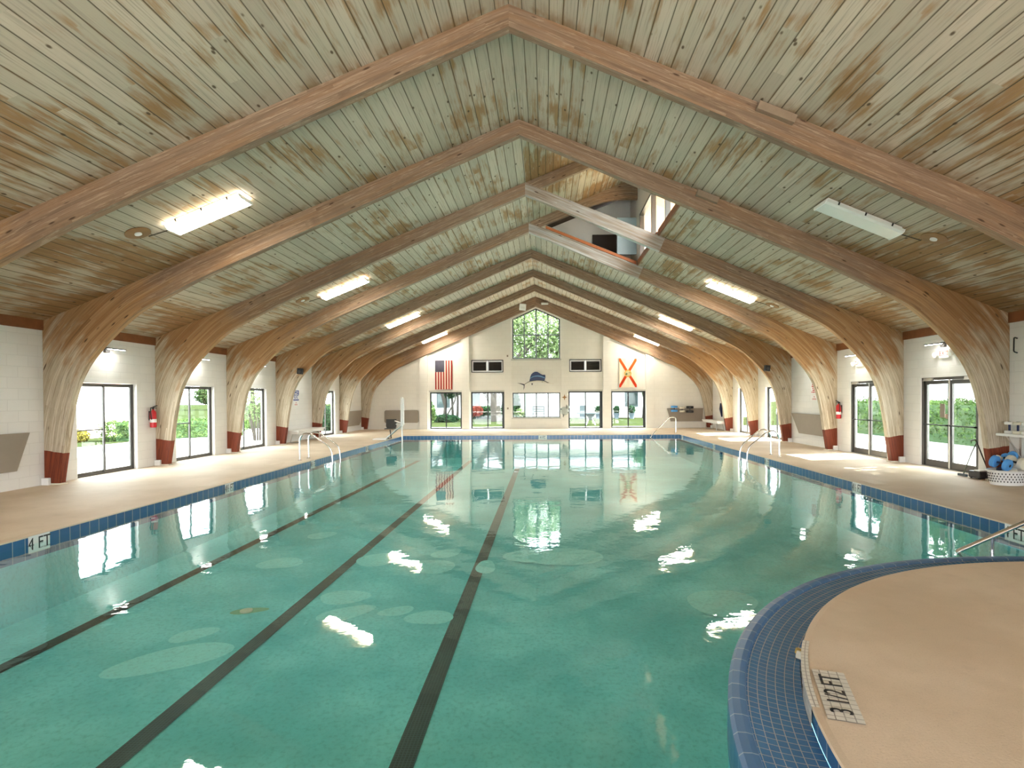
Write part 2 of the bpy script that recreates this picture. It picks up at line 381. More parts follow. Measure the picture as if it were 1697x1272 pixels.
# ------------------------------------------------------------------ geometry helpers
class MB:
    def __init__(s): s.v = []; s.f = []; s.mi = []; s.uv = {}
    def add(s, vs, fs, mi=0, uvs=None):
        o = len(s.v); s.v += [tuple(p) for p in vs]
        for i, f in enumerate(fs):
            if uvs is not None: s.uv[len(s.f)] = uvs[i]
            s.f.append([o+k for k in f]); s.mi.append(mi)
        return s
    def box(s, x0, x1, y0, y1, z0, z1, mi=0):
        vs = [(x, y, z) for z in (z0, z1) for y in (y0, y1) for x in (x0, x1)]
        return s.add(vs, [(0,2,3,1), (4,5,7,6), (0,1,5,4), (2,6,7,3), (0,4,6,2), (1,3,7,5)], mi)
    def obox(s, c, size, rot=(0,0,0), mi=0):
        R = Euler(rot).to_matrix(); c = Vector(c)
        vs = [c + R @ Vector((x*size[0]/2, y*size[1]/2, z*size[2]/2)) for z in (-1,1) for y in (-1,1) for x in (-1,1)]
        return s.add(vs, [(0,2,3,1), (4,5,7,6), (0,1,5,4), (2,6,7,3), (0,4,6,2), (1,3,7,5)], mi)
    def prism(s, poly, fn, d0, d1, holes=(), mi=0, uv=None):
        """polygon (with holes) extruded: fn(a, b, d) -> point; uv(a, b) for the two faces"""
        loops = [list(poly)] + [list(h) for h in holes]
        flat = [p for l in loops for p in l]; n = len(flat)
        tris = tessellate_polygon([[Vector((a, b, 0)) for a, b in l] for l in loops])
        vs = [fn(a, b, d0) for a, b in flat] + [fn(a, b, d1) for a, b in flat]
        fs = []; uvs = []
        for t in tris:
            a, b, c = [flat[i] for i in t]
            if (b[0]-a[0])*(c[1]-a[1]) - (b[1]-a[1])*(c[0]-a[0]) < 0: t = (t[0], t[2], t[1])
            fs.append(t); uvs.append([flat[i] for i in t])
            r = tuple(i+n for i in reversed(t)); fs.append(r); uvs.append([flat[i-n] for i in r])
        o = 0
        for l in loops:
            k = len(l)
            for i in range(k):
                j = (i+1) % k
                fs.append((o+i, o+j, o+j+n, o+i+n)); uvs.append([l[i], l[j], l[j], l[i]])
            o += k
        return s.add(vs, fs, mi, uvs if uv else None)
    def tube(s, pts, r, n=10, mi=0, cap=True):
        pts = [Vector(p) for p in pts]; rs = r if isinstance(r, (list, tuple)) else [r]*len(pts)
        vs = []; fs = []; up = None
        for i, p in enumerate(pts):
            d = (pts[min(i+1, len(pts)-1)] - pts[max(i-1, 0)]).normalized()
            if up is None: up = Vector((0,0,1)) if abs(d.z) < .9 else Vector((1,0,0))
            a = d.cross(up).normalized(); b = a.cross(d).normalized(); up = b
            for k in range(n):
                t = 2*PI*k/n; vs.append(p + rs[i]*(math.cos(t)*a + math.sin(t)*b))
        for i in range(len(pts)-1):
            for k in range(n):
                q = (k+1) % n
                fs.append((i*n+k, i*n+q, (i+1)*n+q, (i+1)*n+k))
        if cap: fs.append(tuple(reversed(range(n)))); fs.append(tuple(range((len(pts)-1)*n, len(pts)*n)))
        return s.add(vs, fs, mi)
    def lathe(s, prof, c, n=24, axis='z', mi=0):
        vs = []; fs = []
        for r, h in prof:
            for k in range(n):
                t = 2*PI*k/n; a, b = r*math.cos(t), r*math.sin(t)
                p = (a, b, h) if axis == 'z' else ((h, a, b) if axis == 'x' else (b, h, a))
                vs.append((c[0]+p[0], c[1]+p[1], c[2]+p[2]))
        for i in range(len(prof)-1):
            for k in range(n):
                q = (k+1) % n; fs.append((i*n+k, i*n+q, (i+1)*n+q, (i+1)*n+k))
        fs.append(tuple(reversed(range(n)))); fs.append(tuple(range((len(prof)-1)*n, len(prof)*n)))
        return s.add(vs, fs, mi)
    def build(s, name, mats, parent=None, smooth=None, bevel=0.0, local=False):
        me = bpy.data.meshes.new(name)
        off = Vector((0,0,0))
        if parent is not None and not local:
            p = parent
            while p is not None: off += p.location; p = p.parent
        me.from_pydata([(x-off.x, y-off.y, z-off.z) for x, y, z in s.v], [], s.f)
        if not isinstance(mats, (list, tuple)): mats = [mats]
        for m in mats: me.materials.append(m)
        me.polygons.foreach_set('material_index', s.mi)
        if s.uv:
            ul = me.uv_layers.new(name='UVMap')
            for i, poly in enumerate(me.polygons):
                if i in s.uv:
                    for li, c in zip(poly.loop_indices, s.uv[i]): ul.data[li].uv = c
        me.update()
        if smooth is not None:
            me.shade_smooth(); me.set_sharp_from_angle(angle=math.radians(smooth))
        o = bpy.data.objects.new(name, me); C.objects.link(o)
        if bevel > 0:
            b = o.modifiers.new('bevel', 'BEVEL'); b.width = bevel; b.segments = 2; b.limit_method = 'ANGLE'; b.angle_limit = math.radians(40)
        if parent is not None: o.parent = parent
        return o

def tag(o, label, cat, group=None, kind=None):
    if label: o['label'] = label
    if cat: o['category'] = cat
    if group: o['group'] = group
    if kind: o['kind'] = kind
    return o
def thing(name, label, cat, loc=(0,0,0), rot=(0,0,0), group=None, kind=None):
    o = bpy.data.objects.new(name, None); C.objects.link(o); o.empty_display_size = .1
    o.location = loc; o.rotation_euler = rot
    return tag(o, label, cat, group, kind)
def dup(root, label, loc=None, rot=None, scale=None):
    r = root.copy(); C.objects.link(r)
    if loc is not None: r.location = loc
    if rot is not None: r.rotation_euler = rot
    if scale is not None: r.scale = scale
    r['label'] = label
    for ch in list(root.children):
        c = ch.copy(); C.objects.link(c); c.parent = r
        for g in list(ch.children):
            d = g.copy(); C.objects.link(d); d.parent = c
    return r
def text(name, s, size, mat, parent, mtx, extrude=.002, align='CENTER', spacing=1.0, xs=1.0):
    cu = bpy.data.curves.new(name, 'FONT'); cu.body = s; cu.size = size; cu.extrude = extrude
    cu.align_x = align; cu.align_y = 'CENTER'; cu.space_character = spacing
    tmp = bpy.data.objects.new(name, cu); C.objects.link(tmp)
    dg = bpy.context.evaluated_depsgraph_get()
    me = bpy.data.meshes.new_from_object(tmp.evaluated_get(dg))
    bpy.data.objects.remove(tmp); me.name = name
    me.materials.clear(); me.materials.append(mat)
    off = Matrix.Identity(4)
    if parent is not None:
        p = parent; loc = Vector((0,0,0))
        while p is not None: loc += p.location; p = p.parent
        off = Matrix.Translation(-loc)
    me.transform(off @ mtx @ Matrix.Diagonal((xs, 1, 1, 1)))
    o = bpy.data.objects.new(name, me); C.objects.link(o)
    if parent is not None: o.parent = parent
    return o
def frame_mtx(pos, xdir, ydir):
    x = Vector(xdir).normalized(); y = Vector(ydir).normalized(); z = x.cross(y)
    m = Matrix((x, y, z)).transposed().to_4x4(); m.translation = Vector(pos); return m
def rect(a0, a1, b0, b1): return [(a0, b0), (a1, b0), (a1, b1), (a0, b1)]
def arc_pts(pts, n=8):
    """rounded polyline through pts by Catmull-Rom"""
    P = [Vector(p) for p in pts]; P = [2*P[0]-P[1]] + P + [2*P[-1]-P[-2]]; out = []
    for i in range(1, len(P)-2):
        for k in range(n):
            t = k/n; a, b, c, d = P[i-1:i+3]
            out.append(.5*((2*b) + (c-a)*t + (2*a-5*b+4*c-d)*t*t + (3*b-a-3*c+d)*t**3))
    out.append(P[-2]); return out
def fillet(pts, r=.08, n=6):
    P = [Vector(p) for p in pts]; out = [P[0]]
    for i in range(1, len(P)-1):
        a = (P[i-1]-P[i]); b = (P[i+1]-P[i]); k = min(r, a.length*.45, b.length*.45)
        s, e = P[i]+a.normalized()*k, P[i]+b.normalized()*k
        for j in range(n+1):
            t = j/n; out.append((1-t)**2*s + 2*t*(1-t)*P[i] + t*t*e)
    out.append(P[-1]); return out

FX = lambda a, b, d: (d, a, b)      # plane facing x: (y, z)
FY = lambda a, b, d: (a, d, b)      # plane facing y: (x, z)
FZ = lambda a, b, d: (a, b, d)      # plane facing z: (x, y)

# ------------------------------------------------------------------ floor, pool
ang_r = math.atan2(math.sqrt(IR**2-(PRX-ICX)**2), PRX-ICX)
ang_l = PI + math.asin((ICY-PNY)/IR)
def pool_outline(R, ext=0.0):
    a0 = math.atan2(math.sqrt(R**2-(PRX+ext-ICX)**2), PRX+ext-ICX); a1 = PI + math.asin((ICY-PNY)/R)
    p = [(PLX, PNY), ]
    arc = [(ICX+R*math.cos(a0+(a1-a0)*i/72), ICY+R*math.sin(a0+(a1-a0)*i/72)) for i in range(73)]
    return p + list(reversed(arc)) + [(PRX+ext, PFY), (PLX, PFY)], arc
outl, arc_i = pool_outline(IR)
fl = MB().prism(rect(XL-.3, XR+.3, YB-.3, YF+.3), FZ, -.06, 0.0, holes=[list(reversed(outl))]).build('floor', M['deck'])
tag(fl, 'tan coated concrete pool deck with a round platform at the near right', 'floor', kind='structure')

basin = thing('pool_basin', 'green plastered swimming pool basin under the water', 'pool', (0, 12, BOT), kind='structure')
b = MB(); wo, _ = pool_outline(GR)
n = len(wo)
b.prism(wo, FZ, BOT-.05, BOT)
b.add([(x, y, BOT) for x, y in wo] + [(x, y, -.26) for x, y in wo], [(i, (i+1) % n, (i+1) % n+n, i+n) for i in range(n)])
b.build('basin_shell', M['plaster'], basin)
for x in (-5.15, -3.02, -1.00):
    q = MB(); y0, y1 = PNY+.05, PFY-1.1; w = .085; z = BOT+.006
    q.add([(x-w, y0, z), (x+w, y0, z), (x+w, y1, z), (x-w, y1, z)], [(0, 1, 2, 3)], 0, [[(-w, y0), (w, y0), (w, y1), (-w, y1)]])
    q.build('lane_line', M['lane'], basin)['label'] = 'dark mosaic lane line on the pool bottom'
def blob(cx, cy, rx, ry, rot, z=BOT+.004, n=28, jit=.10):
    ph = random.random()*6; out = []
    for k in range(n):
        t = 2*PI*k/n; r = 1 + jit*math.sin(2*t+ph) + jit*.6*math.sin(3*t+2*ph)
        a, c = rx*r*math.cos(t), ry*r*math.sin(t)
        out.append((cx+a*math.cos(rot)-c*math.sin(rot), cy+a*math.sin(rot)+c*math.cos(rot), z))
    return MB().add(out, [tuple(range(n))])
for i, (x, y, rx, ry, ro) in enumerate(((-3.66, 5.35, .50, .30, .6), (-3.80, 5.9, .22, .17, .6), (-2.57, 7.02, .33, .24, .3), (-2.37, 6.49, .33, .20, .5),
        (-1.78, 6.55, .21, .14, .7), (-1.345, 6.36, .26, .22, .2), (-2.64, 8.66, .33, .35, .5), (-1.73, 8.3, .36, .35, .2), (-1.62, 9.0, .28, .22, .8),
        (-4.09, 8.47, .30, .32, .8), (-4.15, 10.2, .25, .25, .5), (2.16, 6.81, .42, .45, .2), (.15, 8.8, .75, .5, .1), (-.9, 8.25, .16, .3, .1))):
    blob(x, y, rx, ry, ro, BOT+.0035+.0006*i).build('plaster_patch', M['patch'], basin)
MB().lathe([(.07, 0), (.07, .015), (.03, .02)], (-3.58, 6.55, BOT+.004), 16).build('floor_inlet', M['cream'], basin)
blob(-3.56, 6.57, .20, .10, .2, BOT+.0025).build('rust_stain', pbr('rust_stain', (.26, .48, .32), .8), basin)

wt = MB(); wl, _ = pool_outline(GR-.02)
wt.prism(wl, FZ, WATER-.0005, WATER)
wt2 = MB(); tri = tessellate_polygon([[Vector((a, c, 0)) for a, c in wl]])
fs = []
for t in tri:
    a, c, d = [wl[i] for i in t]
    if (c[0]-a[0])*(d[1]-a[1])-(c[1]-a[1])*(d[0]-a[0]) < 0: t = (t[0], t[2], t[1])
    fs.append(t)
wt2.add([(x, y, WATER) for x, y in wl], fs)
tag(wt2.build('pool_water', M['water']), 'still green water of the swimming pool', 'water', kind='structure')

# waterline tile: straight runs as bands with an UV in metres
def band(pts, z0, z1, close=False):
    q = MB(); s = 0
    for (x0, y0), (x1, y1) in zip(pts, pts[1:]):
        L = math.hypot(x1-x0, y1-y0)
        q.add([(x0, y0, z0), (x1, y1, z0), (x1, y1, z1), (x0, y0, z1)], [(0, 1, 2, 3)], 0, [[(s, z0), (s+L, z0), (s+L, z1), (s, z1)]]); s += L
    return q
e = .012
tb = band([(PLX+e, PNY+e), (PLX+e, PFY-e), (PRX-e, PFY-e), (PRX-e, 5.2)], -.27, -.012)
tag(tb.build('trim_1', M['tile']), 'band of blue square tiles along the waterline of the pool', 'tile trim', kind='structure')
# thin pale coping edge above the tile
cp = MB()
for x0, x1, y0, y1 in ((PLX-.005, PLX+.016, PNY, PFY), (PRX-.016, PRX+.005, 5.15, PFY), (PLX, PRX, PFY-.016, PFY+.005)):
    cp.box(x0, x1, y0, y1, -.014, .003)
tag(cp.build('trim_2', pbr('coping_edge', (.66, .55, .42), .6)), 'pale rounded coping edge around the pool', 'coping', kind='structure')

# gutter of the round platform
gut = thing('platform_gutter', 'curved blue mosaic gutter around the round platform', 'gutter', (ICX, ICY, -.1), kind='structure')
def ringband(name, prof, mat, mats_uv=True, a0=None, a1=None, n=110):
    q = MB(); a0 = ang_r-.06 if a0 is None else a0; a1 = ang_l if a1 is None else a1
    cum = [0]
    for (r0, z0), (r1, z1) in zip(prof, prof[1:]): cum.append(cum[-1]+math.hypot(r1-r0, z1-z0))
    for i in range(n):
        t0, t1 = a0+(a1-a0)*i/n, a0+(a1-a0)*(i+1)/n
        for j in range(len(prof)-1):
            (r0, z0), (r1, z1) = prof[j], prof[j+1]
            rm = (prof[0][0]+prof[-1][0])/2
            vs = [(ICX+r*math.cos(t), ICY+r*math.sin(t), z) for r, z, t in ((r0, z0, t0), (r1, z1, t0), (r1, z1, t1), (r0, z0, t1))]
            q.add(vs, [(0, 1, 2, 3)], 0, [[(t0*rm, cum[j]), (t0*rm, cum[j+1]), (t1*rm, cum[j+1]), (t1*rm, cum[j])]])
    return q.build(name, mat, gut, smooth=50)
ringband('mosaic_channel', [(IR+.005, -.112), (3.45, -.106), (3.56, -.094), (3.655, -.078)], M['mosaic'])
ringband('tile_rim', [(3.65, -.085), (3.66, -.062), (3.69, -.056), (3.73, -.058), (3.75, -.075), (3.755, -.30)], M['rimtile'])
ringband('inner_face', [(IR+.004, -.13), (IR+.004, -.004)], M['tile'])
ringband('coping_lip', [(IR-.03, .002), (IR+.006, .002), (IR+.012, -.010), (IR+.006, -.02)], M['deck'])
ringband('marker_tile', [(IR+.014, -.11), (IR+.014, .005), (IR-.025, .0055)], M['whitetile'], a0=PI-.37-.14, a1=PI-.37+.11)
am = PI-.385
text('marker_lettering', '3 1/2 FT', .10, M['ink'], gut, frame_mtx((ICX+(IR+.016)*math.cos(am), ICY+(IR+.016)*math.sin(am), -.055), (math.sin(am), -math.cos(am), 0), (0, 0, 1)), .001)
cap = MB().obox((1.655, 3.56, -.08), (.10, .07, .05), (0, .2, -.5), 0)
cap.obox((1.625, 3.575, -.062), (.045, .045, .03), (0, .2, -.5), 1)
cap.build('drain_cap', [M['cream'], pbr('drain_yellow', (.50, .36, .10), .6)], gut, bevel=.008)

# depth markers
def marker(name, lab, c, xd, yd, w, h, s, size, tilt=0):
    t = thing(name, lab, 'depth marker', c)
    x, y = Vector(xd), Vector(yd); nz = x.cross(y)
    q = MB(); cc = Vector(c)
    q.add([cc+x*a+y*b2+nz*.004 for a, b2 in ((-w/2, -h/2), (w/2, -h/2), (w/2, h/2), (-w/2, h/2))], [(0, 1, 2, 3)], 0, [[(-w/2, -h/2), (w/2, -h/2), (w/2, h/2), (-w/2, h/2)]])
    q.add([cc+x*a+y*b2 for a, b2 in ((-w/2, -h/2), (w/2, -h/2), (w/2, h/2), (-w/2, h/2))], [(3, 2, 1, 0)], 0, [[(0, 0)]*4])
    q.build('tile_plate', M['whitetile'] if w > .4 else M['signwhite'], t)
    text('lettering', s, size, M['ink'], t, frame_mtx(cc+nz*.006, xd, yd), .001, xs=.52 if '\u00bd' in s else .8)
    return t
L4 = '4 FT'
for y, s, lab in ((6.50, L4, 'white depth marker reading 4 FT on the nearest tiles of the left pool edge'), (10.47, '4\u00bd FT', 'white depth marker on the left pool edge between the nearest one and the ladder'),
                  (14.28, '4\u00bd FT', 'white depth marker on the tiles below the left ladder'), (18.66, '4\u00bd FT', 'white depth marker on the left pool edge between ladder and lift')):
    marker('depth_marker', lab, (PLX+.016, y, -.105), (0, 1, 0), (0, 0, 1), .28, .20, s, .20)
for y, s, lab in ((6.78, L4, 'white depth marker at the near end of the right pool edge by the handrail'), (10.18, '4\u00bd FT', 'white depth marker reading 4\u00bd FT on the near right pool edge'),
                  (14.28, '4\u00bd FT', 'white depth marker on the tiles below the right ladder'), (18.74, '4\u00bd FT', 'white depth marker on the right pool edge beyond the ladder'), (23.03, L4, 'white depth marker at the far right corner of the pool')):
    marker('depth_marker', lab, (PRX-.016, y, -.105), (0, -1, 0), (0, 0, 1), .28, .20, s, .20)
marker('depth_marker', 'white depth marker reading 4 FT on the far pool edge', (-.10, PFY-.016, -.10), (1, 0, 0), (0, 0, 1), .36, .18, L4, .16)
# mosaic marker laid in the platform
ad = math.atan2(.495, .158)
marker('depth_mosaic', 'black and white mosaic reading 3 1/2 FT in the round platform', (1.532, 2.938, .0015), (math.cos(ad), math.sin(ad), 0), (-math.sin(ad), math.cos(ad), 0), .52, .165, '3 1/2 FT', .15)
for i, (x, y, lab) in enumerate(((-6.28, 6.45, 'pale flush depth plate in the deck by the nearest left marker'), (-6.26, 10.3, 'pale flush plate in the left deck behind the second marker'),
                                 (-6.62, 13.45, 'pale flush plate in the left deck before the ladder'), (6.0, 10.2, 'pale flush plate in the right deck behind the near marker'), (2.0, 23.95, 'pale flush plate in the far deck before the glass doors'))):
    tag(MB().box(x-.12, x+.12, y-.27, y+.27, .0005, .004).build('deck_plate', pbr('pale_deck_tile', (.68, .56, .42), .6) if i == 0 else MATS['pale_deck_tile']), lab, 'deck plate', 'flush plates in the deck')

# ------------------------------------------------------------------ ceiling
OH = 0.75
def slope_panel(name, side, x0, x1, y0, y1, holes=(), label='', ext=False, thick=.12, parent=None):
    """boards under one roof plane; side -1 left, +1 right; distances measured from the ridge along x"""
    k = math.hypot(1, SL)
    sg = -1 if (side < 0) else 1
    def fn(a, c, d):                 # a = y, c = x
        z = (ZR - SL*abs(c-XC)) if not ext else (ZR + SL*(c-XC))
        return (c, a, z+d)
    q = MB(); loops = rect(y0, y1, x0, x1)
    q.prism(loops, fn, 0.0, thick, holes=holes, uv=True)
    for i in q.uv: q.uv[i] = [(a, (abs(c-XC) if not ext else (c-XC+40*.19))*k) for a, c in q.uv[i]]
    o = q.build(name, M['planks'], parent)
    if parent is None: tag(o, label, 'ceiling', kind='structure')
    return o
slope_panel('ceiling_left', -1, XL-OH, XC, YB-.3, YF+.5, label='weathered tongue and groove board ceiling over the left half')
SKX, SKY0, SKY1 = 2.75, Y1+.27, yk(3)+.05
slope_panel('ceiling_right', 1, XC, XR+OH, YB-.3, YF+.5, holes=[[(SKY0, XC+.02), (SKY0, SKX), (SKY1, SKX), (SKY1, XC+.02)]], label='weathered tongue and groove board ceiling over the right half with the roof opening')

# roof monitor over the opening
mon = thing('roof_monitor', 'raised roof monitor with a side window above the right ceiling', 'roof monitor', (SKX, 13.3, 5.43), kind='structure')
MY0, MY1 = Y1+.15, yk(3)+1.45
slope_panel('monitor_ceiling', 1, XC, SKX+.35, MY0-.15, yk(3)+.1, ext=True, parent=mon)
zt = ZR+SL*(SKX-XC)
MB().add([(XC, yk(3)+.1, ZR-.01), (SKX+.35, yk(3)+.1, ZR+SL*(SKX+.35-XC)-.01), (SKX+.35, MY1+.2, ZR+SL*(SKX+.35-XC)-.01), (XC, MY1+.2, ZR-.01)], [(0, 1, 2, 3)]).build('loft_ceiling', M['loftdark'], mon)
zs = 5.43
wy0, wy1, wz0, wz1 = Y1+.45, 15.85, zs+.04, 6.78
MB().prism(rect(MY0, MY1+.2, zs+.005, zt+.02), FX, SKX, SKX+.12, holes=[[(wy0, wz0), (wy0, wz1), (wy1, wz1), (wy1, wz0)]]).build('side_wall', pbr('monitor_wall_paint', (.74, .68, .62), .6), mon)
MB().prism([(XC+.02, ZR+.01), (SKX+.1, zt), (SKX+.1, zc(SKX+.1)+.125)], FY, MY0+.0, MY0+.10).build('near_end_wall', M['white'], mon)
MB().prism([(XC+.05, ZR+.02), (SKX+.1, zt), (SKX+.1, zc(SKX+.1)+.125), (XC+.05, zc(XC+.05)+.125)][:3], FY, MY1, MY1+.1).build('far_end_wall', M['white'], mon)
MB().box(1.54, 2.30, MY1-.05, MY1-.005, 6.06, 6.75).build('dark_door', pbr('dark_door_paint', (.03, .02, .018), .4), mon)
MB().box(2.17, 2.74, yk(3)+.22, yk(3)+.30, 5.82, 6.90).build('daylit_panel', M['loftpanel'], mon)
q = MB()
q.add([(XC+.5, yk(3)+.012, zc(XC+.5)+.02), (SKX-.05, yk(3)+.012, zc(SKX-.05)+.02), (SKX-.05, yk(3)+.012, zc(SKX-.05)+.11), (XC+.5, yk(3)+.012, zc(XC+.5)+.09),
       (XC+.5, yk(3)+.046, zc(XC+.5)+.02), (SKX-.05, yk(3)+.046, zc(SKX-.05)+.02), (SKX-.05, yk(3)+.046, zc(SKX-.05)+.11), (XC+.5, yk(3)+.046, zc(XC+.5)+.09)],
      [(0, 1, 2, 3), (7, 6, 5, 4), (3, 2, 6, 7), (0, 4, 5, 1)])
q.build('loft_floor_edge', M['orange'], mon)
fm = MB(); gm = MB()
for y in (wy0, 12.5, 14.1, wy1-.05):
    fm.box(SKX-.03, SKX+.09, y, y+.06, wz0, wz1)
fm.box(SKX-.03, SKX+.09, wy0, wy1, wz0, wz0+.06); fm.box(SKX-.03, SKX+.09, wy0, wy1, wz1-.06, wz1)
fm.build('window_frame', M['bronze'], mon)
gm.box(SKX+.03, SKX+.036, wy0+.03, wy1-.03, wz0+.03, wz1-.03).build('glass_pane', M['glass'], mon)
MB().box(SKX+.12, SKX+1.75, MY0-.2, MY1+.2, 6.84, 6.95).build('soffit', M['peach'], mon)  # peach eave board added outside, made deep to block sun from the pool
MB().box(SKX-.035, SKX-.001, SKY0, yk(2)-.002, zc(SKX)-.005, zc(SKX)+.135).build('sill_board', M['fascia'], mon); MB().box(SKX-.035, SKX-.001, yk(2)+THK+.002, yk(3)-.002, zc(SKX)-.005, zc(SKX)+.135).build('sill_board', M['fascia'], mon)

# ------------------------------------------------------------------ laminated arches
INTR = [(8.70, 0), (8.655, .3), (8.60, .65), (8.56, .95), (8.51, 1.25), (8.44, 1.58), (8.35, 1.87), (8.25, 2.09), (8.13, 2.29), (7.98, 2.48), (7.80, 2.68),
        (7.57, 2.905), (7.32, 3.125), (7.05, 3.31), (6.55, 3.57), (5.95, 3.87), (5.0, 4.285), (3.2, 5.06), (1.0, 6.01), (0, 6.44)]
DW = XR - XC - .004
def half_mesh(drop=0.0, pale=False):
    pts = []
    I = [Vector((d, z, 0)) for d, z in INTR]
    if drop:
        for p in I:
            k = min(1, max(0, (8.5-p.x)/2.0)); p.y -= drop*k; 
    cr = [Vector((p.x, p.y, 0)) for p in arc_pts([(p.x, p.y, 0) for p in I], 5)]
    ze = ZR - SL*DW - .003
    def ext(p, nrm):
        best = None
        if nrm.x > 1e-6:
            t = (DW-p.x)/nrm.x; z = p.y+nrm.y*t
            if z <= ze: return Vector((DW, max(z, 0), 0))
        # ceiling: z = ZR - SL*d
        t = (ZR-.003-SL*p.x-p.y)/(nrm.y+SL*nrm.x)
        r = p+nrm*t
        return Vector((max(r.x, 0), ZR-.003-SL*max(r.x, 0), 0))
    st = []; s = 0
    for i, p in enumerate(cr):
        if i: s += (p-cr[i-1]).length
        tg = (cr[min(i+1, len(cr)-1)]-cr[max(i-1, 0)]).normalized()
        nrm = Vector((tg.y, -tg.x, 0))
        if nrm.x < 0 and p.y < 3: nrm = -nrm
        if p.y <= 0.001: nrm = Vector((1, 0, 0))
        e = Vector((0, ZR-.003, 0)) if i == len(cr)-1 else ext(p, nrm)
        st.append((p, e, s))
    qf, qm, qp = MB(), MB(), MB()
    for (a, ea, sa), (c, ec, sc) in zip(st, st[1:]):
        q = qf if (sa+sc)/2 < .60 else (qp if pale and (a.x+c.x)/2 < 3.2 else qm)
        wa, wc = (ea-a).length, (ec-c).length
        for y, fl_ in ((0, 0), (THK, 1)):
            vs = [(a.x, y, a.y), (c.x, y, c.y), (ec.x, y, ec.y), (ea.x, y, ea.y)]
            uv = [(sa, 0), (sc, 0), (sc, wc), (sa, wa)]
            if fl_: q.add(vs, [(0, 1, 2, 3)], 0, [uv])
            else: q.add(vs, [(3, 2, 1, 0)], 0, [uv[::-1]])
        q.add([(a.x, 0, a.y), (a.x, THK, a.y), (c.x, THK, c.y), (c.x, 0, c.y)], [(0, 1, 2, 3)], 0, [[(sa, 2.0), (sa, 2.0+THK*.3), (sc, 2.0+THK*.3), (sc, 2.0)]])
        q.add([(ea.x, 0, ea.y), (ea.x, THK, ea.y), (ec.x, THK, ec.y), (ec.x, 0, ec.y)], [(3, 2, 1, 0)], 0, [[(sc, 3.0), (sc, 3.04), (sa, 3.04), (sa, 3.0)]])
    q = qf; p, e, s = st[0]; q.add([(p.x, 0, 0), (e.x, 0, 0), (e.x, THK, 0), (p.x, THK, 0)], [(0, 1, 2, 3)], 0, [[(0, 0)]*4])
    q = qp if pale else qm; p, e, s = st[-1]; q.add([(0, 0, p.y), (0, THK, p.y), (0, THK, e.y), (0, 0, e.y)], [(0, 1, 2, 3)], 0, [[(s, 0)]*4])
    return qm, qf, qp
arch_lab = {0: 'nearest laminated timber arch, only its rafters crossing the top of the view',
            1: 'laminated timber arch with the widest red-brown feet, before the first glass doors',
            2: 'laminated timber arch beside the two red fire extinguishers',
            3: 'laminated timber arch standing next to the red lettered signs',
            4: 'laminated timber arch carrying the two small black loudspeakers',
            5: 'laminated timber arch behind the long white bench of the left wall',
            6: 'laminated timber arch, next to last before the far white wall',
            7: 'laminated timber arch set flat against the far white wall'}
def make_arch(k, drop=0.0, pale=False):
    r = thing('timber_arch', arch_lab[k], 'arch', (XC, yk(k), 0), group='laminated timber arches of the hall')
    for sx in (1, -1):
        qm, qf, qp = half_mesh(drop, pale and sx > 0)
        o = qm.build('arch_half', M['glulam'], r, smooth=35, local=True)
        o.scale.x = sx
        if qp.v: qp.build('weathered_daylit_section', M['glulam_pale'], o, smooth=35, local=True)['label'] = 'sun bleached rafter stretch in the roof opening with daylight painted into its grey'
        qf.build('painted_foot', M['glulam'], o, smooth=35, local=True)['label'] = 'red-brown painted foot of the arch'
        MB().box(8.66, DW, -.012, THK+.012, 0, .028).build('base_plate', M['cream'], o, local=True)['label'] = 'pale base plate'
        MB().box(DW-.135, DW-.005, -.075, -.014, .0, .135).build('anchor_box', M['white'], o, local=True, bevel=.006)['label'] = 'small white box at the foot'
    return r
A0 = make_arch(0); A1 = make_arch(1)
ARCH = {0: A0, 1: A1}
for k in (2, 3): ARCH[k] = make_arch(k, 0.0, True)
for k in range(4, 7): ARCH[k] = dup(A1, arch_lab[k], (XC, yk(k), 0))
ARCH[7] = make_arch(7, .20)
for k, d in ((0, 3.46), (1, 3.45)):
    z = ZR-SL*d; a = math.atan(SL)
    MB().obox((d, -.04, z-.075), (.52 if k == 0 else .42, .085, .11), (0, a, 0)).build('blocking', pbr('grey_wood_block', (.26, .19, .13), .7, var=.3) if k == 0 else MATS['grey_wood_block'], ARCH[k], local=True, bevel=.006)
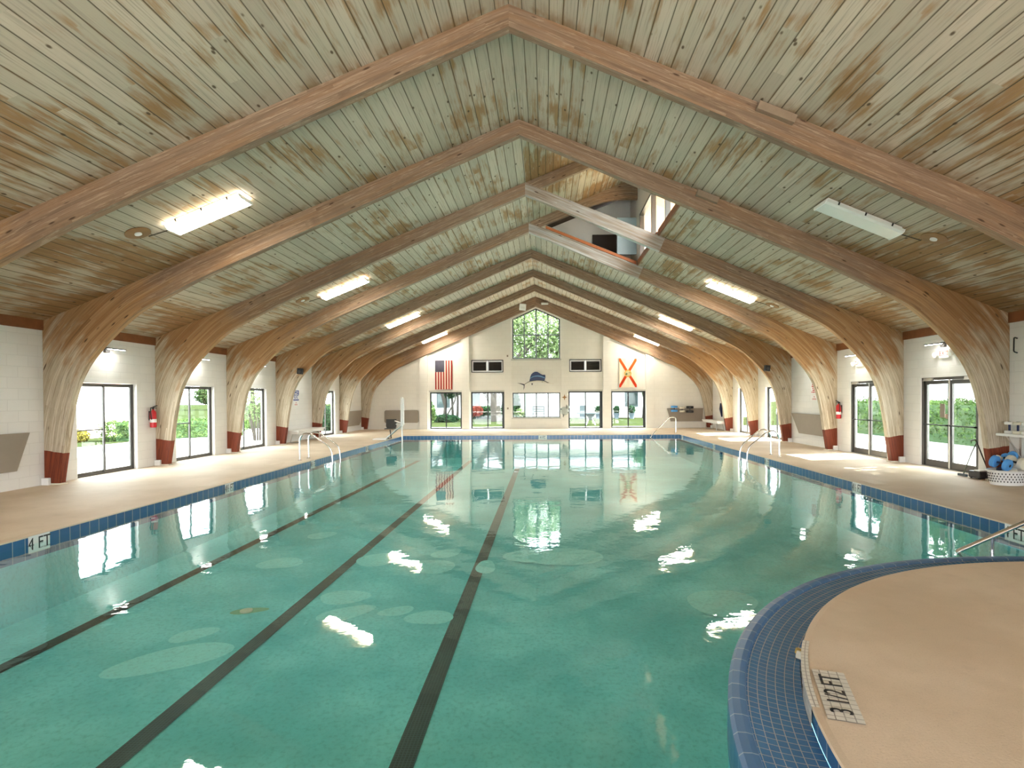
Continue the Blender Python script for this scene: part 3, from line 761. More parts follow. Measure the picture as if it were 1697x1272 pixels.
# rafters of the monitor: the left slope carried on past the ridge
def monitor_beam(k, knee):
    y0 = yk(k)+.012; q = MB(); k1 = math.hypot(1, SL)
    xs = [XC+.0+i*(SKX-XC-.005)/24 for i in range(25)]; prev = None
    for x in xs:
        top = ZR+SL*(x-XC)-.004; dep = .275
        if knee and x > SKX-1.5: dep = .275 + .38*((x-(SKX-1.5))/1.5)**2.0
        cur = (x, top, top-dep)
        if prev:
            (xa, ta, ba), (xb, tb_, bb) = prev, cur
            ua, ub = (xa-XC)*k1, (xb-XC)*k1
            q.add([(xa, y0, ba), (xb, y0, bb), (xb, y0, tb_), (xa, y0, ta)], [(0, 1, 2, 3)], 0, [[(ua, 0), (ub, 0), (ub, tb_-bb), (ua, ta-ba)]])
            q.add([(xa, y0+.12, ba), (xb, y0+.12, bb), (xb, y0+.12, tb_), (xa, y0+.12, ta)], [(3, 2, 1, 0)], 0, [[(ub, tb_-bb), (ub, 0), (ua, 0), (ua, ta-ba)]])
            q.add([(xa, y0, ba), (xa, y0+.12, ba), (xb, y0+.12, bb), (xb, y0, bb)], [(0, 1, 2, 3)], 0, [[(ua, 0), (ua, .04), (ub, .04), (ub, 0)]])
        prev = cur
    x, tp, bt = prev
    q.add([(x, y0, bt), (x, y0+.12, bt), (x, y0+.12, tp), (x, y0, tp)], [(0, 1, 2, 3)], 0, [[(0, 0)]*4])
    return q.build('monitor_rafter', M['glulam_plain'], mon, smooth=35)
monitor_beam(2, True); monitor_beam(3, True)

# ------------------------------------------------------------------ long walls
LD = [(11.03, 12.70), (14.03, 15.70), (17.00, 18.66), None, (23.10, 24.80), None]     # door openings per bay 1..6
RD = [(11.02, 12.72), (13.93, 15.63), None, (19.93, 21.60), (22.97, 24.64), None]
DZ, HEAD = 1.945, 2.05
zw = ZR - SL*DW
def longwall(name, X, sgn, doors, label):
    holes = [[(a, 0.001), (a, HEAD), (c, HEAD), (c, 0.001)] for a, c in [d for d in doors if d]]
    outer = [(YB-.3, -.3)]
    for d in [d for d in doors if d]: pass
    holes = [[(a, -.02), (a, HEAD), (c, HEAD), (c, -.02)] for a, c in [d for d in doors if d]]
    q = MB().prism(rect(YB-.3, YF+.3, -.3, zw+.02), FX, X, X+sgn*.2, holes=holes)
    return tag(q.build(name, M['block_x']), label, 'wall', kind='structure')
longwall('wall_left', XL, -1, LD, 'white painted block wall on the left with glass doors between the arches')
longwall('wall_right', XR, 1, RD, 'white painted block wall on the right with glass doors between the arches')
for nm, X, sg, lab in (('trim_3', XL, 1, 'red-brown board where the left wall meets the ceiling'), ('trim_4', XR, -1, 'red-brown board where the right wall meets the ceiling')):
    q = MB()
    for k in range(-3, 7):
        y0, y1 = yk(k)+THK+.004, yk(k+1)-.004
        x0, x1 = sorted((X, X+sg*.035)); q.box(x0, x1, y0, min(y1, YF-.02), 2.90, zc(X+sg*.035)-.004)
    tag(q.build(nm, M['fascia']), lab, 'trim', kind='structure')

def slide_door(idx, X, sgn, y0, y1, mid, label, rail_first=True):
    """sliding glass door in a recess of a long wall; sgn -1 = left wall"""
    t = thing('door_%d' % idx, label, 'door', (X+sgn*.11, (y0+y1)/2, 0), kind='structure')
    xa, xb = sorted((X+sgn*.085, X+sgn*.15)); xo, xi = sorted((X+sgn*.002, X+sgn*.16))
    q = MB()
    q.box(xo, xi, y0, y1, DZ+.005, HEAD)               # white head and jamb lining
    q.box(xo, xi, y0, y0+.012, 0, HEAD); q.box(xo, xi, y1-.012, y1, 0, HEAD)
    q.build('lining', M['white'], t)
    q = MB(); w = .045
    q.box(xa, xb, y0+.012, y0+.012+w, 0, DZ); q.box(xa, xb, y1-.012-w, y1-.012, 0, DZ)
    q.box(xa, xb, y0+.012, y1-.012, DZ-w*.8, DZ); q.box(xa, xb, y0+.012, y1-.012, 0, .035)
    q.build('frame', M['bronze'], t)
    for j, (a, c) in enumerate(((y0+.057, mid+.03), (mid-.03, y1-.057))):
        xx = (xa+xb)/2 + (.012 if j else -.012); x0, x1 = xx-.014, xx+.014
        p = MB(); s = .042
        p.box(x0, x1, a, a+s, .036, DZ-.037); p.box(x0, x1, c-s, c, .036, DZ-.037)
        p.box(x0, x1, a+s, c-s, .036, .085); p.box(x0, x1, a+s, c-s, DZ-.075, DZ-.037)
        if j == (0 if rail_first else 1): p.box(x0, x1, a+s, c-s, .945, .972)
        po = p.build('sliding_panel', M['bronze'], t)
        MB().box(xx-.003, xx+.003, a+s, c-s, .085, DZ-.075).build('glass_pane', M['glass'], po)
        if j == 0:
            hx = x1 if sgn < 0 else x0-.02
            MB().box(hx, hx+.02, c-.035, c-.012, .92, 1.12).build('handle', M['alu'], po)
    return t
slide_door(1, XL, -1, *LD[0], 11.86, 'sliding glass door of the left wall nearest the camera, before the white building')
slide_door(2, XL, -1, *LD[1], 14.75, 'sliding glass door of the left wall facing the clipped hedge and the lawn')
slide_door(3, XL, -1, *LD[2], 17.42, 'sliding glass door of the left wall facing the bare stemmed bush')
slide_door(4, XL, -1, *LD[4], 23.95, 'farthest sliding glass door of the left wall, behind the white bench')
slide_door(5, XR, 1, *RD[3], 20.75, 'sliding glass door of the right wall behind the right ladder')
slide_door(6, XR, 1, *RD[4], 23.8, 'farthest sliding glass door of the right wall')

def swing_door(idx, y0, y1, label, signs):
    X = XR
    t = thing('door_%d' % idx, label, 'door', (X+.08, (y0+y1)/2, 0), kind='structure')
    q = MB(); q.box(X+.002, X+.16, y0, y1, DZ+.03, HEAD); q.box(X+.002, X+.16, y0, y0+.012, 0, HEAD); q.box(X+.002, X+.16, y1-.012, y1, 0, HEAD)
    q.build('lining', M['white'], t)
    q = MB(); x0, x1 = X+.03, X+.12
    q.box(x0, x1, y0+.012, y0+.075, 0, DZ+.03); q.box(x0, x1, y1-.075, y1-.012, 0, DZ+.03); q.box(x0, x1, y0+.075, y1-.075, DZ-.03, DZ+.03)
    q.box(x0, x1+.03, y0+.012, y1-.012, 0, .02, 0)
    q.build('frame', M['bronze'], t)
    mid = (y0+y1)/2
    for j, (a, c) in enumerate(((y0+.08, mid-.004), (mid+.004, y1-.08))):
        p = MB(); s = .062; xx = X+.075; xa, xb = xx-.02, xx+.02
        p.box(xa, xb, a, a+s, .022, DZ-.035); p.box(xa, xb, c-s, c, .022, DZ-.035); p.box(xa, xb, a+s, c-s, .022, .16); p.box(xa, xb, a+s, c-s, DZ-.12, DZ-.035)
        leaf = p.build('door_leaf', M['bronze'], t)
        MB().box(xx-.003, xx+.003, a+s, c-s, .16, DZ-.12).build('glass_pane', M['glass'], leaf)
        pb = MB(); pb.box(xa-.05, xa-.03, a+.03, c-.03, .925, .95)
        for yy in (a+.03, c-.05): pb.box(xa-.05, xa, yy, yy+.02, .92, .955)
        pb.build('push_bar', M['black'], leaf)
        MB().box(xa-.006, xa-.0, (c-s if j == 0 else a+s-.02), (c-s+.02 if j == 0 else a+s), .72, .92).build('handle', M['black'], leaf)
        cl = MB(); yy = (a+.02 if j == 0 else c-.30)
        cl.box(xa-.06, xa-.002, yy, yy+.28, DZ-.035, DZ+.02); cl.box(xa-.09, xa-.06, yy+.02, yy+.26, DZ-.045, DZ-.03)
        cl.build('door_closer', M['alu'], leaf, bevel=.006)
    MB().box(X+.036, X+.052, mid-.02, mid+.02, .02, DZ-.03).build('mullion_cover', M['alu'], t)
    MB().box(X+.004, X+.10, y0+.012, y1-.012, .0, .014).build('threshold', M['alu'], t)
    if signs:
        MB().box(X+.068, X+.074, mid+.17, mid+.32, 1.10, 1.40).build('notice', [M['taupe']], t)
        MB().box(X+.068, X+.074, mid+.04, mid+.16, 1.08, 1.18).build('notice', [M['plankwood']], t)
    return t
swing_door(7, *RD[0], 'double glass door with black push bars beside the carpet sweeper', True)
swing_door(8, *RD[1], 'double glass door with black push bars next to the right fire extinguisher', False)

# ------------------------------------------------------------------ far wall
FD = [(-5.916, -4.262), (-3.797, -2.087), (1.205, 2.950), (3.394, 5.148)]
FH = 1.90
holes = [[(a, -.02), (a, FH), (c, FH), (c, -.02)] for a, c in FD]
TW = [(-1.656, 3.58), (-1.656, 5.62), (XC, 6.165), (.790, 5.62), (.790, 3.58)]
LW = [(-1.66, .573), (-1.66, 1.85), (.782, 1.85), (.782, .573)]
LVS = [(-3.769, -2.127), (1.26, 2.905)]
holes += [TW, LW] + [[(a, 2.90), (a, 3.54), (c, 3.54), (c, 2.90)] for a, c in LVS]
gable = [(XL-.2, -.3), (XR+.2, -.3), (XR+.2, zc(XR+.2)+.03), (XC, ZR+.03), (XL-.2, zc(XL-.2)+.03)]
tag(MB().prism(gable, FY, YF, YF+.2, holes=holes).build('wall_far', M['block_y']), 'cream painted gable wall at the far end with windows and flags', 'wall', kind='structure')
pil = MB()
def zin(x):
    d = abs(x-XC); P_ = sorted(INTR); 
    return np.interp(d, [p[0] for p in P_], [p[1]-.20*min(1, max(0, (8.5-p[0])/2.0)) for p in P_]) - .012
for x0, x1, dp in ((-6.432, -6.028, .10), (-4.26, -3.873, .125), (-2.077, -1.72, .09), (.85, 1.20, .09), (2.98, 3.375, .125), (5.153, 5.553, .10)):
    pil.prism([(x0, 0), (x1, 0), (x1, zin(x1)), (x0, zin(x0))], FY, YF-dp, YF)
tag(pil.build('trim_5', M['block_y']), 'six cream block pilasters on the far wall', 'pilasters', kind='structure')
def far_door(idx, a, c, label, thick_right):
    t = thing('door_%d' % idx, label, 'door', ((a+c)/2, YF+.06, 0), kind='structure'); y0, y1 = YF+.03, YF+.10
    q = MB(); q.box(a, a+.04, y0, y1, 0, FH); q.box(c-thick_right, c, y0, y1, 0, FH); q.box(a, c, y0, y1, FH-.045, FH); q.box(a, c, y0, y1, 0, .05)
    q.build('frame', M['dkframe'], t)
    m = (a+c)/2
    for j, (p, r) in enumerate(((a+.04, m+.03), (m-.03, c-thick_right))):
        s = MB(); yy = y0+.02+.02*j
        s.box(p, p+.03, yy, yy+.02, .05, FH-.045); s.box(r-.055 if j == 0 else r-.03, r, yy, yy+.02, .05, FH-.045)
        s.box(p, r, yy, yy+.02, .05, .075); s.box(p, r, yy, yy+.02, FH-.07, FH-.045)
        if j == 0 and idx == 12: s.box(p, r, yy, yy+.02, .95, .965)
        po = s.build('sliding_panel', M['dkframe'], t)
        MB().box(p+.03, r-.03, yy+.008, yy+.012, .075, FH-.07).build('glass_pane', M['glass'], po)
    MB().box(a-.03, c+.03, YF-.03, YF+.02, 0, .018).build('sill', M['white'], t)
    MB().box(a-.04, c+.02, YF-.025, YF-.001, FH, FH+.085).build('head_board', pbr('grey_head_board', (.52, .52, .48), .6) if 'grey_head_board' not in MATS else MATS['grey_head_board'], t)
far_door(9, *FD[0], 'sliding glass door under the striped flag on the far wall', .06)
far_door(10, *FD[1], 'sliding glass door on the far wall showing the leaning oak trunk', .09)
far_door(11, *FD[2], 'sliding glass door on the far wall beside the turtle ornament', .12)
far_door(12, *FD[3], 'sliding glass door under the red cross flag on the far wall', .09)
w = thing('window_1', 'tall peaked eight pane window under the ridge of the far wall', 'window', (XC, YF+.06, 3.58), kind='structure')
q = MB(); bw = .028
def bar(x0, z0, x1, z1, ww=bw): q.tube([(x0, YF+.06, z0), (x1, YF+.06, z1)], ww, 4)
for i in range(5):
    x = -1.656+2.446*i/4; x = min(max(x, -1.63), .765)
    bar(x, 3.58, x, min(5.60+(1-abs(x-XC)/1.22)*.545, 6.14), bw*(1.25 if i in (0, 2, 4) else 1))
bar(-1.65, 4.80, .785, 4.80); bar(-1.65, 3.60, .785, 3.60); bar(-1.65, 5.60, XC, 6.145, .04); bar(XC, 6.145, .785, 5.60, .04)
q.build('frame', M['dkframe'], w)
MB().prism([(-1.65, 3.59), (.785, 3.59), (.785, 5.61), (XC, 6.15), (-1.65, 5.61)], FY, YF+.058, YF+.062).build('glass_pane', M['glass'], w)
MB().box(-1.72, .85, YF-.05, YF+.05, 3.50, 3.58).build('sill', MATS['grey_head_board'], w)
w = thing('window_2', 'low wide four pane window under the sailfish on the far wall', 'window', (XC, YF+.06, .573), kind='structure')
q = MB()
for i in range(5):
    x = -1.64+2.402*i/4; bar(x, .573, x, 1.85, .030)
bar(-1.65, .59, .78, .59, .02); bar(-1.65, 1.83, .78, 1.83, .032)
q.build('frame', M['dkframe'], w)
MB().box(-1.65, .775, YF+.058, YF+.062, .58, 1.845).build('glass_pane', M['glass'], w)
MB().box(-1.70, .82, YF-.05, YF+.05, .50, .573).build('sill', MATS['grey_head_board'], w)
for i, ((a, c), lab) in enumerate(zip(LVS, ('dark louvred vent window to the right of the striped flag', 'dark louvred vent window to the left of the red cross flag'))):
    t = thing('window_%d' % (3+i), lab, 'vent window', ((a+c)/2, YF, 2.90), kind='structure')
    q = MB(); y0, y1 = YF-.02, YF+.06
    q.box(a, c, y0, y1, 2.90, 2.935); q.box(a, c, y0, y1, 3.505, 3.54); q.box(a, a+.035, y0, y1, 2.90, 3.54); q.box(c-.035, c, y0, y1, 2.90, 3.54)
    q.build('outer_frame', M['dkframe'], t)
    for p, r in ((a+.04, (a+c)/2-.01), ((a+c)/2+.01, c-.04)):
        q = MB(); f = .05
        q.box(p, p+f, y0+.01, y1, 2.94, 3.50); q.box(r-f, r, y0+.01, y1, 2.94, 3.50); q.box(p, r, y0+.01, y1, 2.94, 2.94+f); q.box(p, r, y0+.01, y1, 3.50-f, 3.50)
        po = q.build('sash', M['alu'], t)
        q = MB()
        for s in range(9):
            z = 3.01+s*.052; q.obox(((p+r)/2, YF+.06, z), (r-p-2*f, .055, .008), (.6, 0, 0))
        q.box(p+f, r-f, YF+.09, YF+.10, 2.99, 3.45)
        q.build('louvre', M['louvre'], po)

# back wall (behind the camera) with unseen openings added to bring daylight to the near end
bh = [[(a, -.02), (a, 2.25), (c, 2.25), (c, -.02)] for a, c in ((-9.0, -6.0), (-5.4, -2.4), (-1.8, 1.2), (1.8, 4.8), (5.2, 8.2))]
tag(MB().prism(gable, FY, YB-.2, YB, holes=bh).build('wall_back', M['block_y']), 'cream painted gable wall behind the viewer with unseen openings added for daylight', 'wall', kind='structure')

# ------------------------------------------------------------------ lights of the room
def ceiling_fitting(side, y, lit, label, grp):
    d = 4.97 if side < 0 else 5.53
    d = abs((-5.50 if side < 0 else 5.08)-XC)
    x = XC+side*d; a = math.atan(SL)*(-1 if side < 0 else 1)
    t = thing('ceiling_light', label, 'ceiling light', (x, y, ZR-SL*d), (0, a, 0), grp)
    MB().box(-.63, .63, -.16, .16, -.045, -.004).build('housing', M['plastic'], t, local=True, bevel=.006)
    prof = [(-.20, -.048), (-.195, -.085), (-.16, -.112), (.16, -.112), (.195, -.085), (.20, -.048)]
    MB().prism(prof, lambda p, r, dd: (dd, p, r), -.645, .645).build('diffuser', M['tube'] if lit else M['lens'], t, local=True)
    for sx in (-.66, .645): MB().prism([(p*1.05, r*1.06-.0) for p, r in prof], lambda p, r, dd: (dd, p, r), sx, sx+.018).build('end_cap', M['plastic'], t, local=True)
    for xx in (-.45, 0, .45):
        for yy in (-.205, .195): MB().box(xx-.012, xx+.012, yy, yy+.01, -.075, -.03).build('clip', M['black'], t, local=True)
    ox = -.70 if side < 0 else .70
    MB().tube([(ox*.94, 0, -.05), (ox*1.2, .01, -.03), (ox*1.5, -.01, -.02)], .008, 6).build('cord', M['cord'], t, local=True)
    jx = x+side*1.04; 
    return t
spots = ((9.03, 0), (15.2, 1), (21.5, 2), (27.6, 3))
lab_l = ('lit fluorescent ceiling light nearest the camera on the left slope', 'lit fluorescent ceiling light second from the camera on the left slope',
         'lit fluorescent ceiling light third from the camera on the left slope', 'lit fluorescent ceiling light farthest away on the left slope')
lab_r = ('unlit white fluorescent ceiling light on the right slope', 'lit fluorescent ceiling light nearest the camera on the right slope below the roof opening',
         'lit fluorescent ceiling light, middle one of the three lit on the right slope', 'lit fluorescent ceiling light farthest away on the right slope')
for y, i in spots:
    ceiling_fitting(-1, y, True, lab_l[i], 'fluorescent lights under the ceiling'); ceiling_fitting(1, y-.02, i != 0, lab_r[i], 'fluorescent lights under the ceiling')
def junction(side, x, y, label):
    a = math.atan(SL)*(-1 if side < 0 else 1)
    t = thing('junction_cover', label, 'junction cover', (x, y, zc(x)), (0, a, 0), 'round junction covers on the ceiling')
    MB().lathe([(.185, -.002), (.185, -.012), (.17, -.018)], (0, 0, 0), 32).build('medallion', M['medallion'], t, local=True, smooth=40)
    MB().lathe([(.052, -.018), (.052, -.034), (.03, -.042)], (0, 0, 0), 20).build('cover', M['white'], t, local=True, smooth=40)
junction(-1, -6.51, 8.83, 'round white junction cover on a brown disc beside the nearest left ceiling light')
junction(-1, -6.52, 14.9, 'round white junction cover on a brown disc beside the second left ceiling light')
junction(1, 6.13, 8.82, 'round white junction cover on a brown disc beside the unlit ceiling light')
junction(1, 6.16, 15.1, 'round white junction cover beside the nearest lit ceiling light of the right slope')

def wall_lamp(X, sg, y, label):
    t = thing('wall_light', label, 'wall light', (X, y, 2.66), group='flat wall lights above the doors')
    x = lambda v: X+sg*v
    q = MB(); a, c = sorted((x(0), x(.06))); q.box(a, c, y-.06, y+.06, 2.61, 2.72)
    a, c = sorted((x(.04), x(.16))); q.box(a, c, y-.035, y+.035, 2.665, 2.70)
    q.build('bracket', M['dgrey'], t, bevel=.008)
    MB().obox((x(.24), y, 2.678), (.30, .17, .022), (0, .10*sg, 0)).build('head', M['dgrey'], t, bevel=.006)
    MB().obox((x(.24), y, 2.664), (.27, .15, .008), (0, .10*sg, 0)).build('lamp_lens', M['led'], t)
for y, lab in ((11.79, 'flat lit wall light above the nearest left sliding door'), (14.8, 'flat lit wall light above the second left sliding door'), (17.8, 'flat lit wall light above the third left sliding door'),
               (20.8, 'flat lit wall light above the blue notice on the left wall')):
    wall_lamp(XL, 1, y, lab)
for y, lab in ((11.95, 'flat lit wall light over the exit sign above the near double door'), (15.1, 'flat lit wall light over the exit sign above the second double door'), (17.8, 'flat lit wall light above the red lettered signs')):
    wall_lamp(XR, -1, y, lab)
def exit_sign(y, label):
    t = thing('exit_sign', label, 'exit sign', (XR, y, 2.36), group='exit signs with twin emergency lamps')
    MB().box(XR-.055, XR-.0, y-.15, y+.15, 2.37, 2.57).build('housing', M['exitface'], t, bevel=.01)
    text('lettering', 'EXIT', .15, M['exitred'], t, frame_mtx((XR-.058, y, 2.47), (0, -1, 0), (0, 0, 1)), .002, xs=.85)
    for s in (-1, 1):
        q = MB(); q.tube([(XR-.03, y+s*.15, 2.47), (XR-.05, y+s*.20, 2.46)], .018, 8)
        q.tube([(XR-.03, y+s*.22, 2.47), (XR-.10, y+s*.225, 2.45)], [.045, .062], 16)
        h = q.build('lamp_head', M['exitface'], t, smooth=40)
        MB().tube([(XR-.1005, y+s*.225, 2.4498), (XR-.108, y+s*.2255, 2.4475)], .055, 16).build('lens', M['lampbulb'] if s > 0 else M['lens'], h)
exit_sign(11.9, 'exit sign with twin lamp heads above the near double door on the right'); exit_sign(15.1, 'exit sign with twin lamp heads above the second double door on the right')
for x, z, sz, rt, lab in ((-1.10, 6.19, (.34, .10, .34), (.35, .12, 0), 'square white floodlight left of the ridge on the last arch'), (.02, 6.35, (.36, .22, .10), (.25, 0, 0), 'flat white floodlight right of the ridge on the last arch')):
    t = thing('floodlight', lab, 'floodlight', (x, yk(7)-.10, z))
    MB().obox((0, -.03, 0), sz, rt).build('body', M['white'], t, local=True, bevel=.02)
    MB().obox((0, .045, .03), (.05, .10, .05)).build('bracket', M['alu'], t, local=True)
    if sz[2] > .2:
        q = MB()
        for i in range(5): q.obox((0, -.085, -.08+.04*i), (.24, .01, .012), rt)
        q.build('grille', M['alu'], t, local=True)

# ------------------------------------------------------------------ wall fittings
def extinguisher(X, sg, y, label):
    t = thing('fire_extinguisher', label, 'fire extinguisher', (X+sg*.09, y, .93), group='red fire extinguishers on the side walls')
    cx_ = X+sg*.09
    MB().lathe([(.055, .93), (.068, .945), (.068, 1.27), (.055, 1.315), (.022, 1.34), (.022, 1.36)], (cx_, y, 0), 24).build('cylinder', M['red'], t, smooth=35)
    MB().lathe([(.0695, 1.05), (.0695, 1.13)], (cx_, y, 0), 24).build('paper_label', M['signwhite'], t, smooth=35)
    q = MB(); q.tube([(cx_, y, 1.355), (cx_, y, 1.40)], .02, 10); q.obox((cx_+sg*.02, y+.03, 1.43), (.025, .15, .018), (.25, 0, 0)); q.obox((cx_+sg*.02, y+.035, 1.395), (.02, .12, .014), (-.15, 0, 0))
    q.build('valve_handle', M['black'], t)
    MB().tube(arc_pts([(cx_, y-.02, 1.385), (cx_+sg*.01, y-.09, 1.40), (cx_+sg*.02, y-.11, 1.30), (cx_+sg*.02, y-.085, 1.12)]), .011, 8).build('hose', M['rubber'], t, smooth=60)
    MB().box(min(X, X+sg*.03), max(X, X+sg*.03), y-.03, y+.03, 1.10, 1.32).build('wall_bracket', M['dgrey'], t)
extinguisher(XL, 1, 13.09, 'red fire extinguisher on the left wall beside the first sliding door')
extinguisher(XR, -1, 16.06, 'red fire extinguisher on the right wall beside the second double door')

def trap_panel(label, fn, poly, holesdark=True, nm='tapered_panel'):
    t = thing(nm, label, 'wall panel', fn(poly[0][0], .3, 0))
    MB().prism(poly, fn, .05, .085).build('board', M['taupe'], t, bevel=.006)
    q = MB(); a0, a1 = min(p[0] for p in poly)+.15, max(p[0] for p in poly)-.15; b0 = min(p[1] for p in poly)
    for f in (0, .5, 1):
        a = a0+(a1-a0)*(.15+.7*f); MB().prism(rect(a-.04, a+.04, b0+.10, b0+.6), fn, .003, .05).build('batten', M['dgrey'], t)
    return t
FLw = lambda a, b_, d: (XL+d, a, b_)
FRw = lambda a, b_, d: (XR-d, a, b_)
FFw = lambda a, b_, d: (a, YF-d, b_)
trap_panel('taupe tapered board on the left wall nearest the camera, cut by the frame', FLw, [(7.75, .33), (9.67, .345), (9.92, 1.0), (7.5, 1.0)])
trap_panel('taupe tapered board on the right wall under the red lettered signs', FRw, [(16.75, .36), (18.57, .36), (19.11, 1.0), (16.5, 1.0)])
trap_panel('taupe tapered board on the left wall in the farthest bay', FLw, [(26.1, .27), (27.75, .27), (27.98, .42), (28.2, .99), (25.9, .99)])
def rr(a0, a1, b0, b1, r, n=5):
    o = []
    for cx_, cy_, s in ((a1-r, b0+r, -PI/2), (a1-r, b1-r, 0), (a0+r, b1-r, PI/2), (a0+r, b0+r, PI)):
        for k in range(n+1): t = s+PI/2*k/n; o.append((cx_+r*math.cos(t), cy_+r*math.sin(t)))
    return o
trap_panel('taupe rounded board on the far wall behind the pool lift', FFw, rr(-8.25, -6.50, .34, .985, .09))
trap_panel('taupe tapered board on the far wall behind the three hung foam dumbbells', FFw, [(6.42, .345), (8.02, .345), (8.06, 1.0), (6.24, 1.0)])

# signs
t = thing('notice_board', 'blue and white notice over a small red lettered sign on the left wall', 'sign', (XL, 20.86, 1.5))
MB().box(XL, XL+.012, 20.62, 21.10, 1.50, 1.93).build('panel', M['signwhite'], t)
q = MB(); q.box(XL+.0121, XL+.014, 20.63, 21.09, 1.74, 1.92); q.box(XL+.0121, XL+.014, 20.63, 21.09, 1.53, 1.58); q.build('header', M['signblue'], t)
q = MB()
for z, ys in ((1.70, (20.66, 20.84, 20.88, 21.06)), (1.655, (20.66, 20.78, 20.82, 20.98)), (1.61, (20.70, 20.86, 20.90, 21.02))):
    for a, c in ((ys[0], ys[1]), (ys[2], ys[3])): q.box(XL+.0121, XL+.0135, a, c, z, z+.025)
q.build('text_rows', M['signblue'], t)
q = MB(); q.tube(arc_pts([(XL+.016, 20.75, 1.88), (XL+.016, 20.95, 1.88), (XL+.016, 20.97, 1.83), (XL+.016, 20.78, 1.80), (XL+.016, 20.76, 1.77), (XL+.016, 20.98, 1.77)], 5), .012, 6)
q.build('white_symbol', M['signwhite'], t)
t = thing('warning_sign', 'white sign with pale red lettering below the blue notice on the left wall', 'sign', (XL, 20.86, 1.35))
MB().box(XL, XL+.01, 20.60, 21.12, 1.33, 1.485).build('panel', M['signwhite'], t)
text('lettering', 'NO', .06, M['signred'], t, frame_mtx((XL+.011, 20.86, 1.445), (0, 1, 0), (0, 0, 1)), .001); text('lettering', 'DIVING', .075, M['signred'], t, frame_mtx((XL+.011, 20.86, 1.375), (0, 1, 0), (0, 0, 1)), .001)
t = thing('warning_sign', 'white sign with five rows of red lettering on the right wall', 'sign', (XR, 17.62, 1.8))
MB().box(XR-.01, XR, 17.38, 17.88, 1.66, 1.98).build('panel', M['signwhite'], t)
q = MB()
for i, z in enumerate((1.93, 1.87, 1.81, 1.75, 1.69)):
    y = 17.42+.02*(i % 2)
    while y < 17.80:
        w_ = random.choice((.07, .1, .13)); q.box(XR-.0125, XR-.0101, y, min(y+w_, 17.84), z, z+.038); y += w_+.03
q.build('text_rows', M['signred'], t)
t = thing('warning_sign', 'small white sign with red lettering below the five row sign', 'sign', (XR, 17.66, 1.5))
MB().box(XR-.01, XR, 17.42, 17.90, 1.44, 1.60).build('panel', M['signwhite'], t)
text('lettering', 'NO', .065, M['signred'], t, frame_mtx((XR-.011, 17.66, 1.56), (0, -1, 0), (0, 0, 1)), .001); text('lettering', 'DIVING', .085, M['signred'], t, frame_mtx((XR-.011, 17.66, 1.485), (0, -1, 0), (0, 0, 1)), .001)

# flags, fish, ornaments
def cloth(x0, x1, z0, z1, y, mat, parent, amp=.012, name='cloth'):
    q = MB(); nx, nz = 24, 30
    P = [[(x0+(x1-x0)*i/nx, y-.03-amp*(1+math.sin(i*.9+j*.05))*(.3+.7*j/nz), z1-(z1-z0)*j/nz) for i in range(nx+1)] for j in range(nz+1)]
    for j in range(nz):
        for i in range(nx):
            q.add([P[j][i], P[j+1][i], P[j+1][i+1], P[j][i+1]], [(0, 1, 2, 3)], 0, [[(i/nx, j/nz), (i/nx, (j+1)/nz), ((i+1)/nx, (j+1)/nz), ((i+1)/nx, j/nz)]])
    o = q.build(name, mat, parent)
    o.modifiers.new('thick', 'SOLIDIFY').thickness = .003
    return o
t = thing('flag', 'striped flag with a starred blue corner hung upright on the far wall', 'flag', (-5.19, YF-.03, 2.05))
cloth(-5.63, -4.75, 2.04, 3.53, YF, M['usflag'], t)
MB().tube([(-5.66, YF-.035, 3.535), (-4.72, YF-.035, 3.535)], .010, 8).build('hanging_rod', M['alu'], t)
t = thing('flag', 'white flag with a red diagonal cross and a round seal on the far wall', 'flag', (4.25, YF-.03, 2.09))
cloth(3.80, 4.70, 2.09, 3.57, YF, M['saltire'], t)
MB().tube([(3.77, YF-.035, 3.575), (4.73, YF-.035, 3.575)], .010, 8).build('hanging_rod', M['alu'], t)
q = MB(); q.lathe([(.185, 0), (.185, -.006), (.0, -.007)], (4.245, YF-.062, 2.80), 28, 'y', 0); q.lathe([(.125, -.007), (.0, -.012)], (4.245, YF-.062, 2.80), 24, 'y', 1)
q.obox((4.17, YF-.076, 2.77), (.09, .006, .10), (0, .6, 0), 2); q.obox((4.33, YF-.076, 2.83), (.10, .006, .03), (0, -.1, 0), 2)
q.build('seal', [M['gold'], pbr('seal_centre', (.50, .46, .26), .6), M['green']], t)

fish = thing('sailfish_trophy', 'blue sailfish trophy with a raised sail above the low window', 'wall trophy', (-.47, YF-.08, 2.4))
def fpx(x, y): return ((x-104)/1024*2.44-1.66+.0, (641-y)/1272*2.665*.99+1.853)     # outline digitised once, kept in metres
body_up = [(365, 435), (430, 385), (480, 358), (560, 345), (640, 338), (720, 342), (790, 352), (850, 385), (900, 405), (1000, 428)]
body_dn = [(1000, 431), (900, 418), (840, 415), (760, 398), (680, 385), (600, 378), (520, 385), (450, 405), (400, 428), (365, 448)]
F = lambda a, b_, d: (a, YF-.05+d, b_)
MB().prism([fpx(*p) for p in body_up+body_dn], F, -.09, 0).build('body', M['fishbelly'], fish, bevel=.02)
MB().prism([fpx(*p) for p in [(362, 436), (430, 384), (480, 356), (560, 342), (640, 335), (720, 339), (800, 350), (850, 383), (900, 404), (860, 404), (790, 366), (720, 352), (640, 347), (560, 356), (480, 372), (430, 396), (372, 440)]], F, -.10, -.088).build('dark_back', M['fishdark'], fish)
